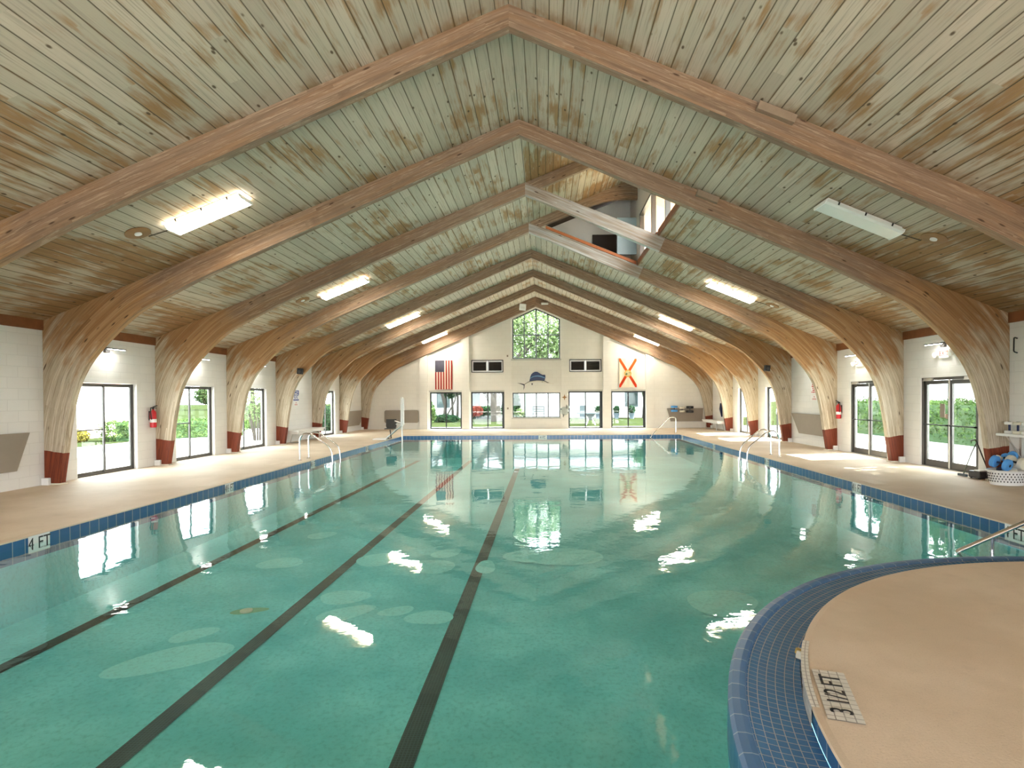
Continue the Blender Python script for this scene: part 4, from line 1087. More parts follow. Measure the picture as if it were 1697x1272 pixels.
MB().prism([fpx(*p) for p in [(470, 358), (478, 310), (490, 250), (510, 195), (545, 155), (590, 130), (640, 132), (680, 160), (715, 185), (755, 205), (785, 203), (812, 208), (815, 260), (805, 320), (790, 350), (720, 343), (640, 338), (560, 345)]], F, -.06, -.035).build('sail', M['fishblue'], fish)
MB().prism([fpx(*p) for p in [(488, 285), (540, 245), (600, 225), (660, 220), (720, 232), (780, 258), (808, 280), (806, 300), (770, 280), (700, 255), (640, 245), (570, 252), (520, 275), (484, 305)]], F, -.066, -.06).build('sail_band', M['fishband'], fish)
MB().prism([fpx(*p) for p in [(372, 438), (330, 425), (270, 410), (205, 405), (265, 425), (320, 448), (350, 468), (345, 520), (340, 580), (358, 535), (366, 470)]], F, -.05, -.03).build('tail', M['fishdark'], fish)
MB().prism([fpx(*p) for p in [(508, 415), (548, 415), (528, 468)]], F, -.07, -.05).build('fin', M['fishdark'], fish)
MB().lathe([(.018, -.012), (.0, -.02)], (fpx(745, 380)[0], YF-.14, fpx(745, 380)[1]), 12, 'y').build('eye', M['black'], fish)

t = thing('starfish_ornament', 'small ochre starfish on the pilaster above the turtle ornament', 'ornament', (1.00, YF-.10, 1.60))
q = MB(); pts = []
for i in range(8):
    a = PI/2+i*PI/4; r = .15 if i % 2 == 0 else .05; pts.append((1.00+r*math.cos(a), 1.60+r*math.sin(a)))
q.prism(pts, FY, YF-.115, YF-.09); q.build('arms', M['star'], t, bevel=.008)
t = thing('turtle_ornament', 'grey sea turtle ornament on the pilaster beside a far glass door', 'ornament', (1.01, YF-.12, .9))
q = MB(); q.lathe([(.001, -.11), (.10, -.10), (.19, -.06), (.22, 0)], (1.0, YF-.09, .90), 24, 'y'); q.build('shell', M['turtle'], t, smooth=50)
q = MB()
for (x, z), (x2, z2), r in (((.88, .98), (.72, 1.0), .05), ((1.12, 1.02), (1.10, 1.22), .05), ((.95, .74), (.93, .58), .045), ((1.16, .82), (1.30, .80), .045)):
    q.tube([(x, YF-.12, z), ((x+x2)/2, YF-.13, (z+z2)/2+.01), (x2, YF-.12, z2)], [r, r*.8, r*.3], 8)
q.build('flippers', M['turtledark'], t, smooth=60)
MB().lathe([(.001, -.07), (.06, -.05), (.075, 0)], (1.19, YF-.10, 1.10), 14, 'y').build('head', M['turtle'], t, smooth=50)
t = tag(MB().tube(fillet([(-2.10, YF-.03, 5.42), (-2.0, YF-.03, 5.46), (-1.90, YF-.03, 5.30), (-1.90, YF-.03, 5.0), (-1.90, YF-.03, 4.72)], .12), .016, 8).build('conduit_pipe', M['alu'], smooth=60), 'short bent grey conduit beside the peaked window', 'conduit')
for z, lab in ((3.73, 'upper small grey switch box on the pilaster left of the sailfish'), (1.05, 'lower small grey switch box on the pilaster left of the low window')):
    tag(MB().box(-1.94, -1.86, YF-.125, YF-.09, z-.05, z+.05).build('switch_box', M['taupe'], bevel=.008), lab, 'switch box', 'switch boxes on a pilaster')

# hung foam dumbbells on the far wall
def dumbbell(name, label, loc, rot, mend, mgrip, L=.30, R=.085, thick=.07, grp=None, mpad=None):
    t = thing(name, label, 'dumbbell', loc, rot, grp)
    for s in (-1, 1):
        MB().lathe([(R*.9, -thick/2), (R, -thick/2+.01), (R, thick/2-.01), (R*.9, thick/2)], (s*(L/2-thick/2), 0, 0), 20, 'x').build('foam_disc', mend, t, smooth=40, local=True)
        MB().lathe([(.024, -.004), (.024, .004)], (s*(L/2+.002), 0, 0), 14, 'x').build('hub', M['black'], t, local=True)
    MB().tube([(-L/2+.02, 0, 0), (L/2-.02, 0, 0)], .018, 10).build('grip', mgrip, t, smooth=60, local=True)
    return t
for x, z, me_, mg, s, lab in ((6.55, .985, M['blue'], M['navy'], 1.1, 'blue foam dumbbell hung on the far right wall panel'), (6.95, .945, M['cream'], M['black'], .95, 'cream foam dumbbell hung on the far wall panel between the blue and the black one'), (7.34, .95, M['black'], M['dgrey'], 1.2, 'black foam dumbbell hung on the far right wall panel')):
    dumbbell('foam_dumbbell', lab, (x, YF-.28, z), (0, PI/2, 0), me_, mg, .28*s, .15*s, .10*s, 'foam dumbbells hung in a row')

# loudspeakers on arch 4
for x, lab in ((-8.50, 'small black loudspeaker on the left leg of an arch'), (7.64, 'small black loudspeaker on the right leg of an arch')):
    t = thing('loudspeaker', lab, 'loudspeaker', (x, yk(4)-.10, 2.55), (0, 0, 0))
    MB().obox((0, -.03, 0), (.17, .15, .20), (0, .12, 0)).build('cabinet', M['black'], t, local=True, bevel=.012)
    MB().lathe([(.055, -.110), (.03, -.104), (.0, -.102)], (0, 0, -.02), 18, 'y').build('cone', M['dgrey'], t, local=True)
    MB().obox((0, .072, 0), (.06, .055, .06)).build('bracket', M['dgrey'], t, local=True)
t = tag(MB().tube(fillet([(XR-.01, 10.12, 2.60), (XR-.07, 10.12, 2.62), (XR-.075, 10.12, 2.36), (XR-.01, 10.12, 2.34)], .05), .012, 8).build('cable_loop', M['black'], smooth=60), 'black cable loop on the right wall behind the near arch', 'cable')
tag(MB().tube([(XR-.04, 26.85, 1.27), (XR-.06, 26.83, 1.0), (XR-.05, 26.72, .62)], [.05, .075, .03], 10).build('hanging_strap', M['navy'], smooth=60), 'dark blue strap bundle hung on the far right wall', 'strap')

# ------------------------------------------------------------------ benches, lift, rails
def bench(label, x0, x1, y0, y1):
    t = thing('bench', label, 'bench', ((x0+x1)/2, (y0+y1)/2, 0), group='long white benches')
    MB().box(x0, x1, y0, y1, .40, .46).build('seat', M['plastic'], t, bevel=.012)
    MB().box(x0+.04, x1-.04, y0+.04, y1-.04, .33, .40).build('apron', M['plastic'], t)
    for y in (y0+.35, y1-.35):
        q = MB(); q.tube([(x0+.06, y-.12, 0), (x0+.10, y+.0, .33)], .016, 8); q.tube([(x1-.06, y-.12, 0), (x1-.10, y+.0, .33)], .016, 8); q.tube([(x0+.06, y-.12, .015), (x1-.06, y-.12, .015)], .015, 8)
        q.build('leg', M['alu'], t, smooth=60)
bench('long white bench along the left wall before a glass door', -9.30, -8.83, 19.75, 22.15)
bench('long white bench in the far right corner', 7.88, 8.35, 25.55, 27.95)

def grab_rail(name, label, pts, r=.021, grp=None, flanges=()):
    t = thing(name, label, 'handrail', pts[0], group=grp)
    MB().tube(fillet(pts, .16, 8), r, 12).build('rail_tube', M['steel'], t, smooth=60)
    for f in flanges: MB().lathe([(.055, 0), (.055, .012), (.03, .022)], f, 18).build('flange', M['steel'], t, smooth=40)
for y, lab in ((14.20, 'chrome ladder rail on the left pool edge, nearer one of the pair'), (14.74, 'chrome ladder rail on the left pool edge, farther one of the pair')):
    grab_rail('ladder_rail', lab, [(-6.33, y, 0.0), (-6.33, y, .56), (-6.22, y, .70), (-6.02, y, .68), (-5.50, y, .31), (-5.46, y, -.55)], flanges=[(-6.33, y, 0)], grp='chrome pool ladder rails')
for y, lab in ((14.52, 'chrome ladder rail on the right pool edge, nearer one of the pair'), (15.06, 'chrome ladder rail on the right pool edge, farther one of the pair')):
    grab_rail('ladder_rail', lab, [(6.10, y, 0.0), (6.10, y, .55), (5.97, y, .70), (5.78, y, .66), (5.28, y, .24), (5.24, y, -.55)], flanges=[(6.10, y, 0)], grp='chrome pool ladder rails')
grab_rail('step_rail', 'sloping steel handrail at the far right corner of the pool', [(5.71, 24.29, 0), (5.71, 24.29, .70), (5.40, 24.2, .70), (4.40, 23.37, -.12), (4.40, 23.37, -.6)], .022, flanges=[(5.71, 24.29, 0)])
t = thing('step_rail', 'sloping steel handrail beside the round platform at the right edge', 'handrail', (6.0, 6.05, 0))
MB().tube(fillet([(5.0, 6.0, -.80), (4.42, 6.02, -.11), (6.10, 6.02, .62), (6.40, 6.02, .62), (6.40, 6.02, 0)], .05), .024, 12).build('rail_tube', M['steel'], t, smooth=60)
MB().tube([(4.80, 6.02, .05), (4.80, 6.02, -.90)], .024, 12).build('post', M['steel'], t, smooth=60)
MB().lathe([(.055, 0), (.055, .012), (.03, .022)], (6.40, 6.02, 0), 18).build('flange', M['steel'], t)

t = thing('pool_lift', 'white pool lift with a dark mesh seat at the far left corner of the pool', 'pool lift', (-6.3, 21.4, 0))
MB().box(-6.62, -6.10, 21.15, 21.65, 0, .05).build('base', M['plastic'], t, bevel=.01)
MB().box(-5.585, -5.50, 21.34, 21.42, .52, 1.64).build('mast', M['plastic'], t, bevel=.012)
MB().box(-5.495, -5.455, 21.35, 21.41, .56, 1.60).build('actuator', M['alu'], t, bevel=.006)
q = MB(); q.tube([(-6.15, 21.4, .04), (-5.75, 21.4, .40), (-5.54, 21.4, .55)], .04, 10); q.tube([(-5.54, 21.4, .55), (-5.54, 21.4, -.35)], .028, 10); q.tube([(-5.54, 21.40, .62), (-5.82, 21.38, .72)], .025, 10)
q.build('arm', M['alu'], t, smooth=60)
MB().tube([(-6.0, 21.38, .38), (-5.96, 21.38, .05), (-6.10, 21.38, .05)], .022, 8).build('seat_post', M['black'], t, smooth=60)
MB().prism([(-6.13, .42), (-5.82, .42), (-5.77, .50), (-5.78, .78), (-6.16, .78), (-6.17, .52)], FY, 21.44, 21.47).build('backrest', M['mesh'], t, bevel=.01)
MB().obox((-5.97, 21.27, .43), (.36, .36, .03)).build('seat', M['mesh'], t, bevel=.01)
q = MB(); q.tube([(-5.74, 21.45, .58), (-5.72, 21.20, .60)], .018, 8); q.tube([(-6.20, 21.45, .58), (-6.20, 21.20, .60)], .018, 8); q.build('armrest', M['plastic'], t, smooth=60)

# ------------------------------------------------------------------ near right corner
t = thing('carpet_sweeper', 'dark grey carpet sweeper standing against the near right arch foot', 'carpet sweeper', (8.28, 10.62, 0))
MB().box(8.12, 8.44, 10.47, 10.75, .015, .145).build('body', M['dgrey'], t, bevel=.02)
MB().obox((8.22, 10.57, .155), (.16, .14, .025), (0, 0, .1)).build('cover', M['plastic'], t, bevel=.01)
MB().tube(fillet([(8.42, 10.62, .11), (8.27, 10.62, .48), (8.165, 10.62, .745), (8.055, 10.60, .715)], .03), .012, 10).build('handle', M['black'], t, smooth=60)
q = MB()
for x in (8.15, 8.41):
    for y in (10.51, 10.70): q.lathe([(.018, -.012), (.018, .012)], (x, y, .018), 12, 'x')
q.build('wheel', M['rubber'], t)
t = thing('broom', 'broom with a grey-green stick leaning behind the carpet sweeper', 'broom', (8.10, 10.80, 0))
MB().tube([(8.12, 10.86, .06), (8.22, 10.80, .45), (8.30, 10.74, .72)], .011, 8).build('stick', pbr('grey_green_stick', (.13, .15, .11), .5), t, smooth=60)
MB().obox((8.11, 10.87, .035), (.06, .20, .05)).build('brush_head', M['bluegrey'], t, bevel=.008)

bk = thing('laundry_basket', 'white plastic laundry basket full of foam floats on the right deck', 'basket', (8.14, 9.86, 0))
def oval(rx, ry, z, n=40): return [(8.14+rx*math.cos(2*PI*k/n), 9.86+ry*math.sin(2*PI*k/n), z) for k in range(n)]
q = MB(); n = 40
secs = [oval(.27, .19, .006), oval(.29, .205, .10), oval(.315, .225, .235), oval(.335, .245, .255), oval(.35, .258, .268), oval(.335, .245, .272), oval(.305, .215, .24), oval(.26, .18, .02)]
vs = [p for s in secs for p in s]; fs = []
for i in range(len(secs)-1):
    for k in range(n): fs.append((i*n+k, i*n+(k+1) % n, (i+1)*n+(k+1) % n, (i+1)*n+k))
fs.append(tuple(reversed(range(n)))); fs.append(tuple(range((len(secs)-1)*n, len(secs)*n)))
q.add(vs, fs); q.build('body', M['plastic'], bk, smooth=35)
q = MB()
for r_, z in enumerate((.075, .12, .165, .21)):
    for k in range(36):
        a = 2*PI*(k+.5*(r_ % 2))/36
        f = .275+.05*z/.25; g_ = .195+.035*z/.25
        x, y = 8.14+(f+.0035)*math.cos(a), 9.86+(g_+.0035)*math.sin(a)
        q.obox((x, y, z), (.016, .006, .024), (0, 0, math.atan2(g_*math.cos(a), -f*math.sin(a))))
q.build('slots', M['dgrey'], bk)
fl_g = 'foam floats in the laundry basket'
dumbbell('foam_float', 'bright blue foam dumbbell at the left end of the laundry basket', (7.99, 9.82, .385), (.3, .25, -1.15), M['blue'], M['navy'], .28, .105, .08, fl_g)
dumbbell('foam_float', 'cream foam dumbbell at the front of the laundry basket', (8.23, 9.78, .40), (.2, .15, -1.3), M['cream'], M['black'], .28, .105, .08, fl_g)
dumbbell('foam_float', 'blue foam dumbbell at the back right of the laundry basket', (8.33, 10.05, .475), (.1, -.2, .25), M['blue'], M['navy'], .22, .08, .06, fl_g)
tag(MB().obox((8.12, 10.05, .42), (.10, .07, .15), (.2, .45, .3)).build('foam_block', M['cream'], bevel=.012), 'pale foam block standing upright in the laundry basket', 'foam float', fl_g)
tag(MB().obox((8.10, 9.96, .26), (.10, .09, .06), (.1, -.3, .2)).build('foam_block', M['navy'], bevel=.012), 'navy foam block in the middle of the laundry basket', 'foam float', fl_g)
tag(MB().obox((8.10, 9.70, .25), (.14, .04, .07), (.0, -.1, .15)).build('foam_block', M['cream'], bevel=.012), 'low cream foam block between the two dumbbells at the basket front', 'foam float', fl_g)

sh = thing('wall_shelf', 'white wall shelf on diagonal brackets at the right edge', 'shelf', (XR, 9.2, .85))
MB().box(XR-.33, XR-.002, 8.2, 10.20, .845, .89).build('board', M['white'], sh, bevel=.006)
for y in (10.05, 9.2, 8.35):
    q = MB(); q.tube([(XR-.25, y, .84), (XR-.012, y, .46)], .014, 8); q.box(XR-.012, XR, y-.02, y+.02, .42, .86)
    q.build('bracket', M['dgrey'] if y < 0 else M['alu'], sh)
for i, y in enumerate((10.08, 9.90, 9.72)):
    lab = ('upright white and navy foam dumbbell at the far end of the wall shelf', 'upright white and navy foam dumbbell second from the far end of the wall shelf', 'upright white and navy foam dumbbell third from the far end of the wall shelf')[i]
    dumbbell('foam_float', lab, (XR-.18, y, .89+.105), (0, PI/2, 0), M['cream'] if i % 2 else M['plastic'], M['navy'], .21, .075, .05, 'foam dumbbells standing on the wall shelf')
    

# ------------------------------------------------------------------ outside
terr = MB().prism(rect(XL-7.0, XR+6.0, YB-8, YF+3.2), FZ, -.14, -.07, holes=[list(reversed(rect(XL-.19, XR+.19, YB-.19, YF+.19)))])
tag(terr.build('terrace_paving', M['concrete']), 'pale concrete terrace around the pool hall', 'paving', kind='structure')
lawn = MB().prism(rect(-160, 140, -60, 190), FZ, -.16, -.085, holes=[list(reversed(rect(XL-6.9, XR+5.9, YB-7.9, YF+3.1)))])
tag(lawn.build('lawn_ground', M['lawn']), 'sunlit green lawn outside the glass doors', 'lawn', kind='structure')

def leaves(name, mat, parent, blobs, n, size, flat=.0, shell=.75):
    """leaf cloud: many small quads filling ellipsoids (cx,cy,cz,rx,ry,rz)"""
    wts = np.array([bb[3]*bb[4]*bb[5] for bb in blobs])**(2/3.); wts = wts/wts.sum()
    ids = RNG.choice(len(blobs), n, p=wts); B = np.array(blobs)[ids]
    d = RNG.normal(size=(n, 3)); d /= np.linalg.norm(d, axis=1)[:, None]
    r = shell+(1-shell)*RNG.random(n)**.6 if shell < 1 else np.ones(n)
    r = r*(.85+.3*RNG.random(n))
    P = B[:, :3]+d*r[:, None]*B[:, 3:]
    a = RNG.normal(size=(n, 3)); a /= np.linalg.norm(a, axis=1)[:, None]
    c = np.cross(a, RNG.normal(size=(n, 3))); c /= np.linalg.norm(c, axis=1)[:, None]
    s = size*(.6+.8*RNG.random(n))[:, None]
    V = np.stack([P-a*s, P+c*s*.45, P+a*s, P-c*s*.45], 1).reshape(-1, 3)
    off = np.zeros(3); p = parent
    while p is not None: off += np.array(p.location); p = p.parent
    V -= off
    me = bpy.data.meshes.new(name)
    me.from_pydata(V.tolist(), [], np.arange(4*n).reshape(n, 4).tolist()); me.materials.append(mat)
    o = bpy.data.objects.new(name, me); C.objects.link(o); o.parent = parent
    return o
def boxblobs(p0, p1, w, h, step=.5):
    p0, p1 = Vector(p0), Vector(p1); L = (p1-p0).length; k = max(2, int(L/step)); out = []
    for i in range(k+1):
        c = p0.lerp(p1, i/k)
        out.append((c.x, c.y, c.z+h*.5, w*.62, w*.62, h*.52)); out.append((c.x, c.y, c.z+h*.72, w*.6, w*.6, h*.30)); out.append((c.x, c.y, c.z+h*.25, w*.6, w*.6, h*.28))
    return out
def hedge(label, p0, p1, w, h, n, size=.055, mat='hedge'):
    p0, p1 = Vector(p0), Vector(p1)
    t = thing('hedge', label, 'hedge', (p0+p1)/2)
    leaves('foliage', M[mat], t, boxblobs(p0, p1, w, h), n, size)
    d = (p1-p0).normalized(); nn = Vector((-d.y, d.x, 0))
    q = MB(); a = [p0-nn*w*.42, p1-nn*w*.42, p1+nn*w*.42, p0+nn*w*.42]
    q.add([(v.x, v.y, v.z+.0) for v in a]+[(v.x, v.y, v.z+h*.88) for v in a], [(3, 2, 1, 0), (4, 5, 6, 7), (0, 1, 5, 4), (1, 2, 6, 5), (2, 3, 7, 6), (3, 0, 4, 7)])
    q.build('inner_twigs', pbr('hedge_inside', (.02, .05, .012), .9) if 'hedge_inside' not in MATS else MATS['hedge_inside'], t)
    return t
hedge('clipped green hedge outside the left sliding doors', (-17.6, 22.5, -.08), (-14.2, 25.2, -.08), .9, .84, 9000, .06)
hedge('tall clipped green hedge outside the right double doors', (14.3, 14.0, -.08), (14.3, 27.5, -.08), 1.2, 1.5, 16000, .075)

def tree(name, label, base, trunks, crown, n, size, leaf, bark='bark', cat='tree', shell=.35):
    t = thing(name, label, cat, base)
    q = MB()
    for pts, r0, r1 in trunks:
        pts = arc_pts([Vector(base)+Vector(p) for p in pts], 5)
        q.tube(pts, [r0+(r1-r0)*i/(len(pts)-1) for i in range(len(pts))], 10)
    q.build('trunk', M[bark], t, smooth=60)
    leaves('foliage', M[leaf], t, [(base[0]+a, base[1]+b_, base[2]+c, d, e_, f) for a, b_, c, d, e_, f in crown], n, size, shell=shell)
    return t
# far garden
tree('oak_tree', 'pale leaning oak trunk with a broad crown beyond the far wall', (-3.45, 39.4, -.1),
     [([(0, 0, 0), (-.15, 0, 1.2), (-1.0, 0, 2.6), (-2.1, 0, 4.4)], .42, .22), ([(-.1, 0, .9), (.3, .2, 2.6), (1.6, .5, 4.6), (3.0, 1, 6.2)], .34, .16), ([(-.9, 0, 2.5), (-1.6, -.5, 4.0), (-2.8, -1, 5.5)], .20, .10)],
     [(3.0, 1.5, 7.0, 2.8, 2.4, 2.0), (.4, 1, 7.6, 2.6, 2.2, 2.0), (5.2, 2, 6.2, 2.2, 2.0, 1.6), (-1.6, 0, 6.8, 2.0, 1.8, 1.5), (2.0, 1.2, 5.0, 2.0, 1.6, 1.2), (4.2, 1.2, 4.8, 1.6, 1.4, 1.0)], 11000, .15, 'leafC')
tree('oak_tree', 'tree with an arching branch seen through the door under the striped flag', (-7.45, 40.6, -.1),
     [([(0, 0, 0), (.1, 0, 1.4), (-.7, 0, 2.9), (-2.4, 0, 3.2)], .13, .07), ([(.1, 0, 1.2), (-.3, 0, 2.6), (-.9, 0, 3.6)], .10, .05), ([(.2, 0, .3), (.9, 0, 1.9), (-.1, 0, 3.3)], .06, .04)],
     [(-2.0, 0, 4.1, 2.0, 1.2, 1.1), (-.6, 0, 4.0, 1.2, 1.0, .75)], 4200, .13, 'leafA', 'barkdark')
tree('palm_clump', 'dark green multi stemmed palm clump seen through the door under the striped flag', (-7.25, 43.5, -.1),
     [([(0, 0, 0), (-.05, 0, 1.6), (-.2, 0, 2.8)], .10, .07), ([(.35, 0, 0), (.4, 0, 1.5), (.35, 0, 3.0)], .10, .07), ([(.7, 0, 0), (.75, 0, 1.4), (.95, 0, 2.9)], .10, .07)],
     [(.2, 0, 3.0, 1.1, .9, .95), (.8, 0, 3.5, .9, .8, .8), (-.3, 0, 2.3, .7, .6, .6)], 4200, .13, 'leafB', 'barkdark')
def shrub(label, c, r, n, size, leaf, blobs=None, name='shrub'):
    t = thing(name, label, 'shrub', c)
    leaves('foliage', M[leaf], t, blobs or [(c[0], c[1], c[2]+r[2]*.8, r[0], r[1], r[2])], n, size, shell=.3)
    q = MB()
    for k in range(5):
        a = 2*PI*k/5; q.tube([(c[0], c[1], c[2]), (c[0]+r[0]*.5*math.cos(a), c[1]+r[1]*.5*math.sin(a), c[2]+r[2])], [.02, .008], 6)
    q.build('stems', M['barkdark'], t)
    return t
shrub('low dark green planting bed seen through the door under the striped flag', (-7.0, 38.6, -.1), (1.0, .4, .30), 2600, .10, 'leafB')
shrub('bright green bush at the left edge of the door under the striped flag', (-7.65, 36.5, -.1), (.45, .45, .8), 1200, .09, 'hedge')
shrub('dark clipped planting beside the oak trunk', (-4.8, 44.2, -.1), (1.3, .5, .6), 2600, .11, 'leafB')
shrub('red flowering shrub left of the oak trunk', (-5.1, 41.6, .30), (.45, .4, .4), 900, .09, 'flower')
shrub('green shrub against the oak trunk', (-2.9, 43.5, -.1), (.5, .5, 1.0), 2200, .11, 'leafB')
shrub('tall green shrub before the white house in the low window', (-2.45, 45.1, -.1), (.45, .4, 1.3), 1600, .11, 'leafB')
shrub('yellow-green plant below the white house door', (-1.95, 43.0, -.1), (.40, .3, .45), 900, .09, 'leafC')

h = thing('white_house', 'long white house across the lawn beyond the far wall', 'house', (2.0, 50.0, -.1))
MB().box(-14, 18, 46.0, 53, -.1, 3.1).build('walls', M['stucco'], h)
q = MB(); q.prism([(45.2, 3.1), (53.8, 3.1), (49.5, 5.4)], lambda a, b_, d: (d, a, b_), -14.6, 18.6); q.build('roof', M['roofgrey'], h)
MB().box(-14.6, 18.6, 45.1, 45.25, 2.95, 3.18).build('gutter', M['bluegrey'], h)
MB().box(-1.65, -1.05, 45.95, 46.0, -.05, 2.35).build('door', pbr('pale_green_door', (.55, .66, .62), .5), h)
for x in (-9.0, -6.5, 6.6, 9.4):
    f = MB().box(x, x+1.1, 45.94, 46.0, .8, 2.0).build('window', M['bluegrey'], h)
    MB().box(x+.08, x+1.02, 45.93, 45.94, .88, 1.92).build('pane', M['glass'], f)
t = thing('garden_bench', 'dark slatted bench against the white house in the low window', 'bench', (-.5, 44.5, -.1))
for i in range(4): MB().box(-1.0, -.05, 44.55+.02*i, 44.60+.02*i, .45+.13*i, .52+.13*i).build('slat', M['bluegrey'], t)
for x in (-1.0, -.11): MB().box(x, x+.06, 44.2, 44.65, -.1, .85).build('leg', M['bluegrey'], t)
MB().box(-1.0, -.05, 44.15, 44.5, .30, .35).build('seat', M['bluegrey'], t)
t = thing('garden_table', 'grey garden table with splayed legs outside the far door by the turtle', 'table', (2.75, 33.6, -.08))
MB().box(1.95, 3.55, 33.2, 34.0, .60, .66).build('tabletop', M['bluegrey'], t)
MB().prism([(2.45, .60), (3.05, .60), (2.82, .22), (2.68, .22)], FY, 33.5, 33.56).build('apron', M['bluegrey'], t)
for s in (-1, 1):
    q = MB(); q.tube([(2.75+s*.05, 33.6, .42), (2.75+s*.28, 33.4, -.08)], .03, 8); q.tube([(2.75+s*.05, 33.6, .42), (2.75+s*.28, 33.8, -.08)], .03, 8); q.build('leg', M['plastic'], t)
t = thing('storage_crates', 'pale blue and brown crates stacked by the white house', 'crates', (3.3, 44.0, -.1))
MB().box(2.75, 3.25, 43.7, 44.2, -.1, .95).build('crate', M['bluegrey'], t); MB().box(3.3, 3.75, 43.7, 44.2, -.1, 1.05).build('crate', M['plankwood'], t)
def pot(x, y, lab):
    t = thing('potted_plant', lab, 'potted plant', (x, y, -.1))
    MB().lathe([(.16, -.1), (.24, .35), (.26, .37), (.20, .36)], (x, y, 0), 16).build('pot', M['terracotta'], t, smooth=40)
    leaves('foliage', M['leafB'], t, [(x, y, .62, .28, .28, .3)], 350, .10, shell=.2)
pot(4.2, 43.8, 'potted plant by the white house in the door beside the turtle'); pot(5.6, 43.5, 'potted plant left in the door under the red cross flag'); pot(6.75, 43.2, 'potted plant right in the door under the red cross flag')
tree('young_tree', 'young tree by the white house in the door under the red cross flag', (7.75, 44.0, -.1), [([(0, 0, 0), (.1, 0, 1.6), (.0, 0, 3.0)], .09, .05)], [(0, 0, 3.0, .9, .8, .9), (.3, 0, 2.2, .5, .5, .5)], 1500, .10, 'leafA', 'barkdark')

# left garden
h = thing('white_building', 'white building with peach bands outside the nearest left door', 'building', (-26, 20.0, -.08))
hb = MB(); hb.prism(rect(-32, -20, 12, 27.4), FZ, -.08, 3.6); hb.build('walls', M['stucco'], h)
hb = MB(); hb.prism(rect(-32, -19.95, 11.95, 27.45), FZ, 2.25, 2.50); hb.build('fascia_band', M['peach'], h)
hb = MB(); hb.prism(rect(-32, -19.96, 11.96, 27.44), FZ, -.08, .58); hb.build('base_band', pbr('peach_base', (.78, .60, .48), .8), h)
hb = MB(); hb.prism(rect(-32.3, -19.4, 11.5, 27.9), FZ, 3.6, 3.75); hb.build('roof_slab', M['roofgrey'], h)
shrub('small yellow-green shrub at the foot of the white building', (-18.6, 21.9, -.08), (.35, .3, .28), 700, .06, 'leafY')
tree('young_tree', 'small round lawn tree seen through the second left door', (-26.0, 43.0, -.1), [([(0, 0, 0), (.05, 0, .9), (0, 0, 1.7)], .09, .05)], [(0, 0, 2.1, 1.3, 1.2, .75), (-.5, 0, 1.75, .7, .7, .4)], 2600, .11, 'leafA', 'barkdark')
for i, (x, y, s, lf, lab) in enumerate(((-62, 84, 1.0, 'leafB', 'big dark tree far across the lawn, left one in the second left door'), (-49, 92, 1.15, 'leafA', 'big tree far across the lawn, right one in the second left door'), (-36, 96, 1.0, 'leafB', 'big dark tree far across the lawn behind the bare stemmed bush'), (-24, 100, 1.1, 'leafA', 'big tree far across the lawn beyond the left corner'))):
    tree('lawn_tree', lab, (x, y, -.1), [([(0, 0, 0), (.2, 0, 2.2), (0, 0, 4.5)], .4, .25)], [(0, 0, 6.0*s, 4.2*s, 3.5*s, 2.6*s), (-2.6, 0, 4.6*s, 2.4*s, 2.2*s, 1.6*s), (2.8, 0, 4.8*s, 2.4*s, 2.2*s, 1.6*s)], 5200, .30, lf, 'barkdark', shell=.5)
t = thing('bare_bush', 'bare stemmed bush outside the third left door', 'bush', (-11.6, 22.2, -.08))
q = MB()
for k in range(22):
    a = random.uniform(0, 2*PI); r = random.uniform(.1, .75); hgt = random.uniform(1.3, 2.4)
    q.tube([(-11.6+.12*math.cos(a), 22.2+.12*math.sin(a), -.08), (-11.6+r*.5*math.cos(a), 22.2+r*.5*math.sin(a), hgt*.5), (-11.6+r*math.cos(a+.2), 22.2+r*math.sin(a+.2), hgt)], [.022, .014, .006], 6)
q.build('stems', M['bark'], t)
leaves('foliage', M['leafC'], t, [(-11.6, 22.2, 1.5, .8, .8, .9)], 700, .07, shell=.2)
shrub('dense dark shrub outside the farthest left door', (-11.4, 29.0, -.08), (1.0, .9, .75), 2600, .08, 'leafB')
tree('oak_tree', 'tree standing outside the farthest left door', (-13.5, 33.0, -.1), [([(0, 0, 0), (.2, 0, 1.8), (-.3, 0, 3.6)], .2, .12)], [(0, 0, 4.0, 2.2, 2.0, 1.5), (.8, -.5, 2.9, 1.1, 1.0, .8)], 3600, .13, 'leafA')
# right garden: trees behind the hedge; near two have unseen upper crowns added to block sun
for x, y, s, lf, lab in ((18.6, 12.0, 1.05, 'leafA', 'leafy tree behind the right hedge, beyond the near double door'), (18.6, 18.6, 1.05, 'leafC', 'leafy tree behind the right hedge, beyond the second double door'), (21.0, 26.0, 1.2, 'leafA', 'leafy tree behind the right hedge near the far corner'), (20.5, 31.5, 1.0, 'leafB', 'dark tree past the end of the right hedge')):
    tree('garden_tree', lab, (x, y, -.1), [([(0, 0, 0), (.1, 0, 1.8), (-.2, 0, 3.4)], .22, .14)], [(0, 0, 4.4*s, 2.3*s, 2.1*s, 1.9*s), (-1.4, .4, 3.4*s, 1.4*s, 1.4*s, 1.0*s), (.4, 0, 7.2*s, 2.5*s, 2.3*s, 1.7*s), (.3, .2, 9.2*s, 2.3*s, 2.2*s, 1.5*s)] if y < 20 else [(0, 0, 4.4*s, 2.3*s, 2.1*s, 1.9*s), (-1.4, .4, 3.4*s, 1.4*s, 1.4*s, 1.0*s)], 9000 if y < 20 else 4500, .20, lf)
h = thing('neighbour_house', 'pale house with a grey roof behind the right hedge', 'house', (27, 23.0, -.1))
MB().box(24, 33, 15.5, 33, -.1, 2.7).build('walls', M['stucco'], h)
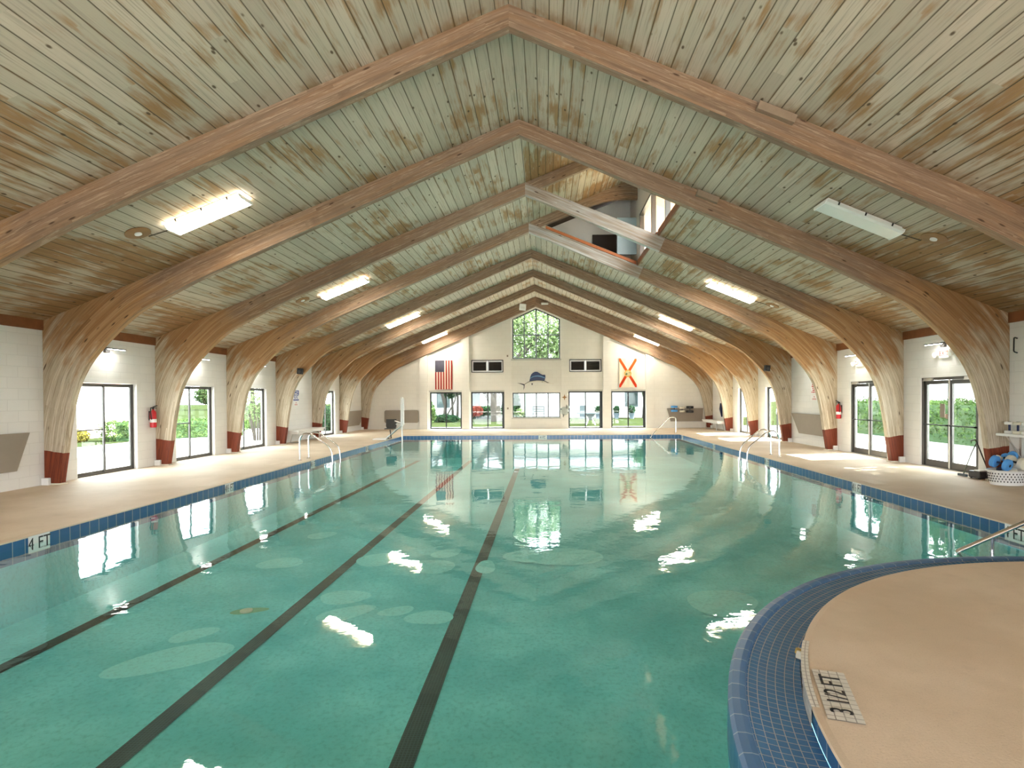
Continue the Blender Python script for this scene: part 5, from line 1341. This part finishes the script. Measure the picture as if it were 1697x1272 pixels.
MB().prism([(23.3, 2.7), (33.7, 2.7), (28.5, 5.0)], lambda a, b_, d: (a, d, b_), 15.0, 33.5).build('roof', M['roofgrey'], h)
f = MB().box(23.95, 24.0, 19, 20.2, .9, 2.0).build('window', M['bluegrey'], h)

# ------------------------------------------------------------------ daylight
wld = bpy.data.worlds.new('hazy_sky'); bpy.context.scene.world = wld; wld.use_nodes = True
nt = wld.node_tree
for n_ in list(nt.nodes): nt.nodes.remove(n_)
ow = nt.nodes.new('ShaderNodeOutputWorld'); bg = nt.nodes.new('ShaderNodeBackground'); sky = nt.nodes.new('ShaderNodeTexSky')
sky.sky_type = 'HOSEK_WILKIE'; sky.turbidity = 7.0; sky.ground_albedo = .4
SUN = Vector((2.18, .30, 1.94)).normalized(); sky.sun_direction = SUN
mixn = nt.nodes.new('ShaderNodeMix'); mixn.data_type = 'RGBA'; mixn.inputs[0].default_value = .75; mixn.inputs[7].default_value = (.92, .96, 1.0, 1)
nt.links.new(sky.outputs[0], mixn.inputs[6]); nt.links.new(mixn.outputs[2], bg.inputs[0]); bg.inputs[1].default_value = 8.0
nt.links.new(bg.outputs[0], ow.inputs[0])
sl = bpy.data.lights.new('sun', 'SUN'); sl.energy = 26.0; sl.angle = math.radians(.6); sl.color = (1.0, .95, .86)
so = bpy.data.objects.new('sun', sl); C.objects.link(so); so.rotation_euler = (-SUN).to_track_quat('-Z', 'Y').to_euler()
so.location = (30, 10, 30)
def portal(loc, direction, w_, h_):
    l = bpy.data.lights.new('window_portal', 'AREA'); l.shape = 'RECTANGLE'; l.size = w_; l.size_y = h_; l.cycles.is_portal = True
    o = bpy.data.objects.new('window_portal', l); C.objects.link(o); o.location = loc
    o.rotation_euler = Vector(direction).to_track_quat('-Z', 'Y').to_euler()
for a, c in [d for d in LD if d]: portal((XL-.25, (a+c)/2, 1.0), (1, 0, 0), 1.7, 2.0)
for a, c in [d for d in RD if d]: portal((XR+.25, (a+c)/2, 1.0), (-1, 0, 0), 1.7, 2.0)
for a, c in FD: portal(((a+c)/2, YF+.25, .95), (0, -1, 0), 1.8, 1.9)
portal((XC, YF+.25, 4.85), (0, -1, 0), 2.5, 2.6); portal((XC, YF+.25, 1.2), (0, -1, 0), 2.5, 1.3)
for a, c in ((-9.0, -6.0), (-5.4, -2.4), (-1.8, 1.2), (1.8, 4.8), (5.2, 8.2)): portal(((a+c)/2, YB-.25, 1.2), (0, 1, 0), c-a+.1, 2.5)
portal((SKX+.2, 13.3, 6.15), (-1, 0, 0), 5.2, 1.4)

# ------------------------------------------------------------------ camera
cam = bpy.data.cameras.new('camera'); co = bpy.data.objects.new('camera', cam); C.objects.link(co)
FPX, CX, CY = 918.991, 891.154, 668.21
cam.sensor_fit = 'HORIZONTAL'; cam.sensor_width = 36.0; cam.lens = FPX/1697*36
cam.shift_x = (848.5-CX)/1697; cam.shift_y = (CY-636.0)/1697
cam.clip_start = .05; cam.clip_end = 500
R = Matrix.Rotation(.013, 4, 'Z') @ Matrix.Rotation(PI/2-.0101, 4, 'X') @ Matrix.Rotation(-.006, 4, 'Z')
co.matrix_world = Matrix.Translation((0, 0, 1.58)) @ R
bpy.context.scene.camera = co
sc = bpy.context.scene
sc.view_settings.view_transform = 'Standard'; sc.view_settings.look = 'None'; sc.view_settings.gamma = 1.0; sc.view_settings.use_curve_mapping = False
sc.view_settings.exposure = 1.4
sc.cycles.use_denoising = True
sc.cycles.max_bounces = 10; sc.cycles.diffuse_bounces = 5; sc.cycles.glossy_bounces = 4; sc.cycles.transparent_max_bounces = 24
sc.cycles.sample_clamp_indirect = 12.0
sc.cycles.caustics_reflective = False; sc.cycles.caustics_refractive = False
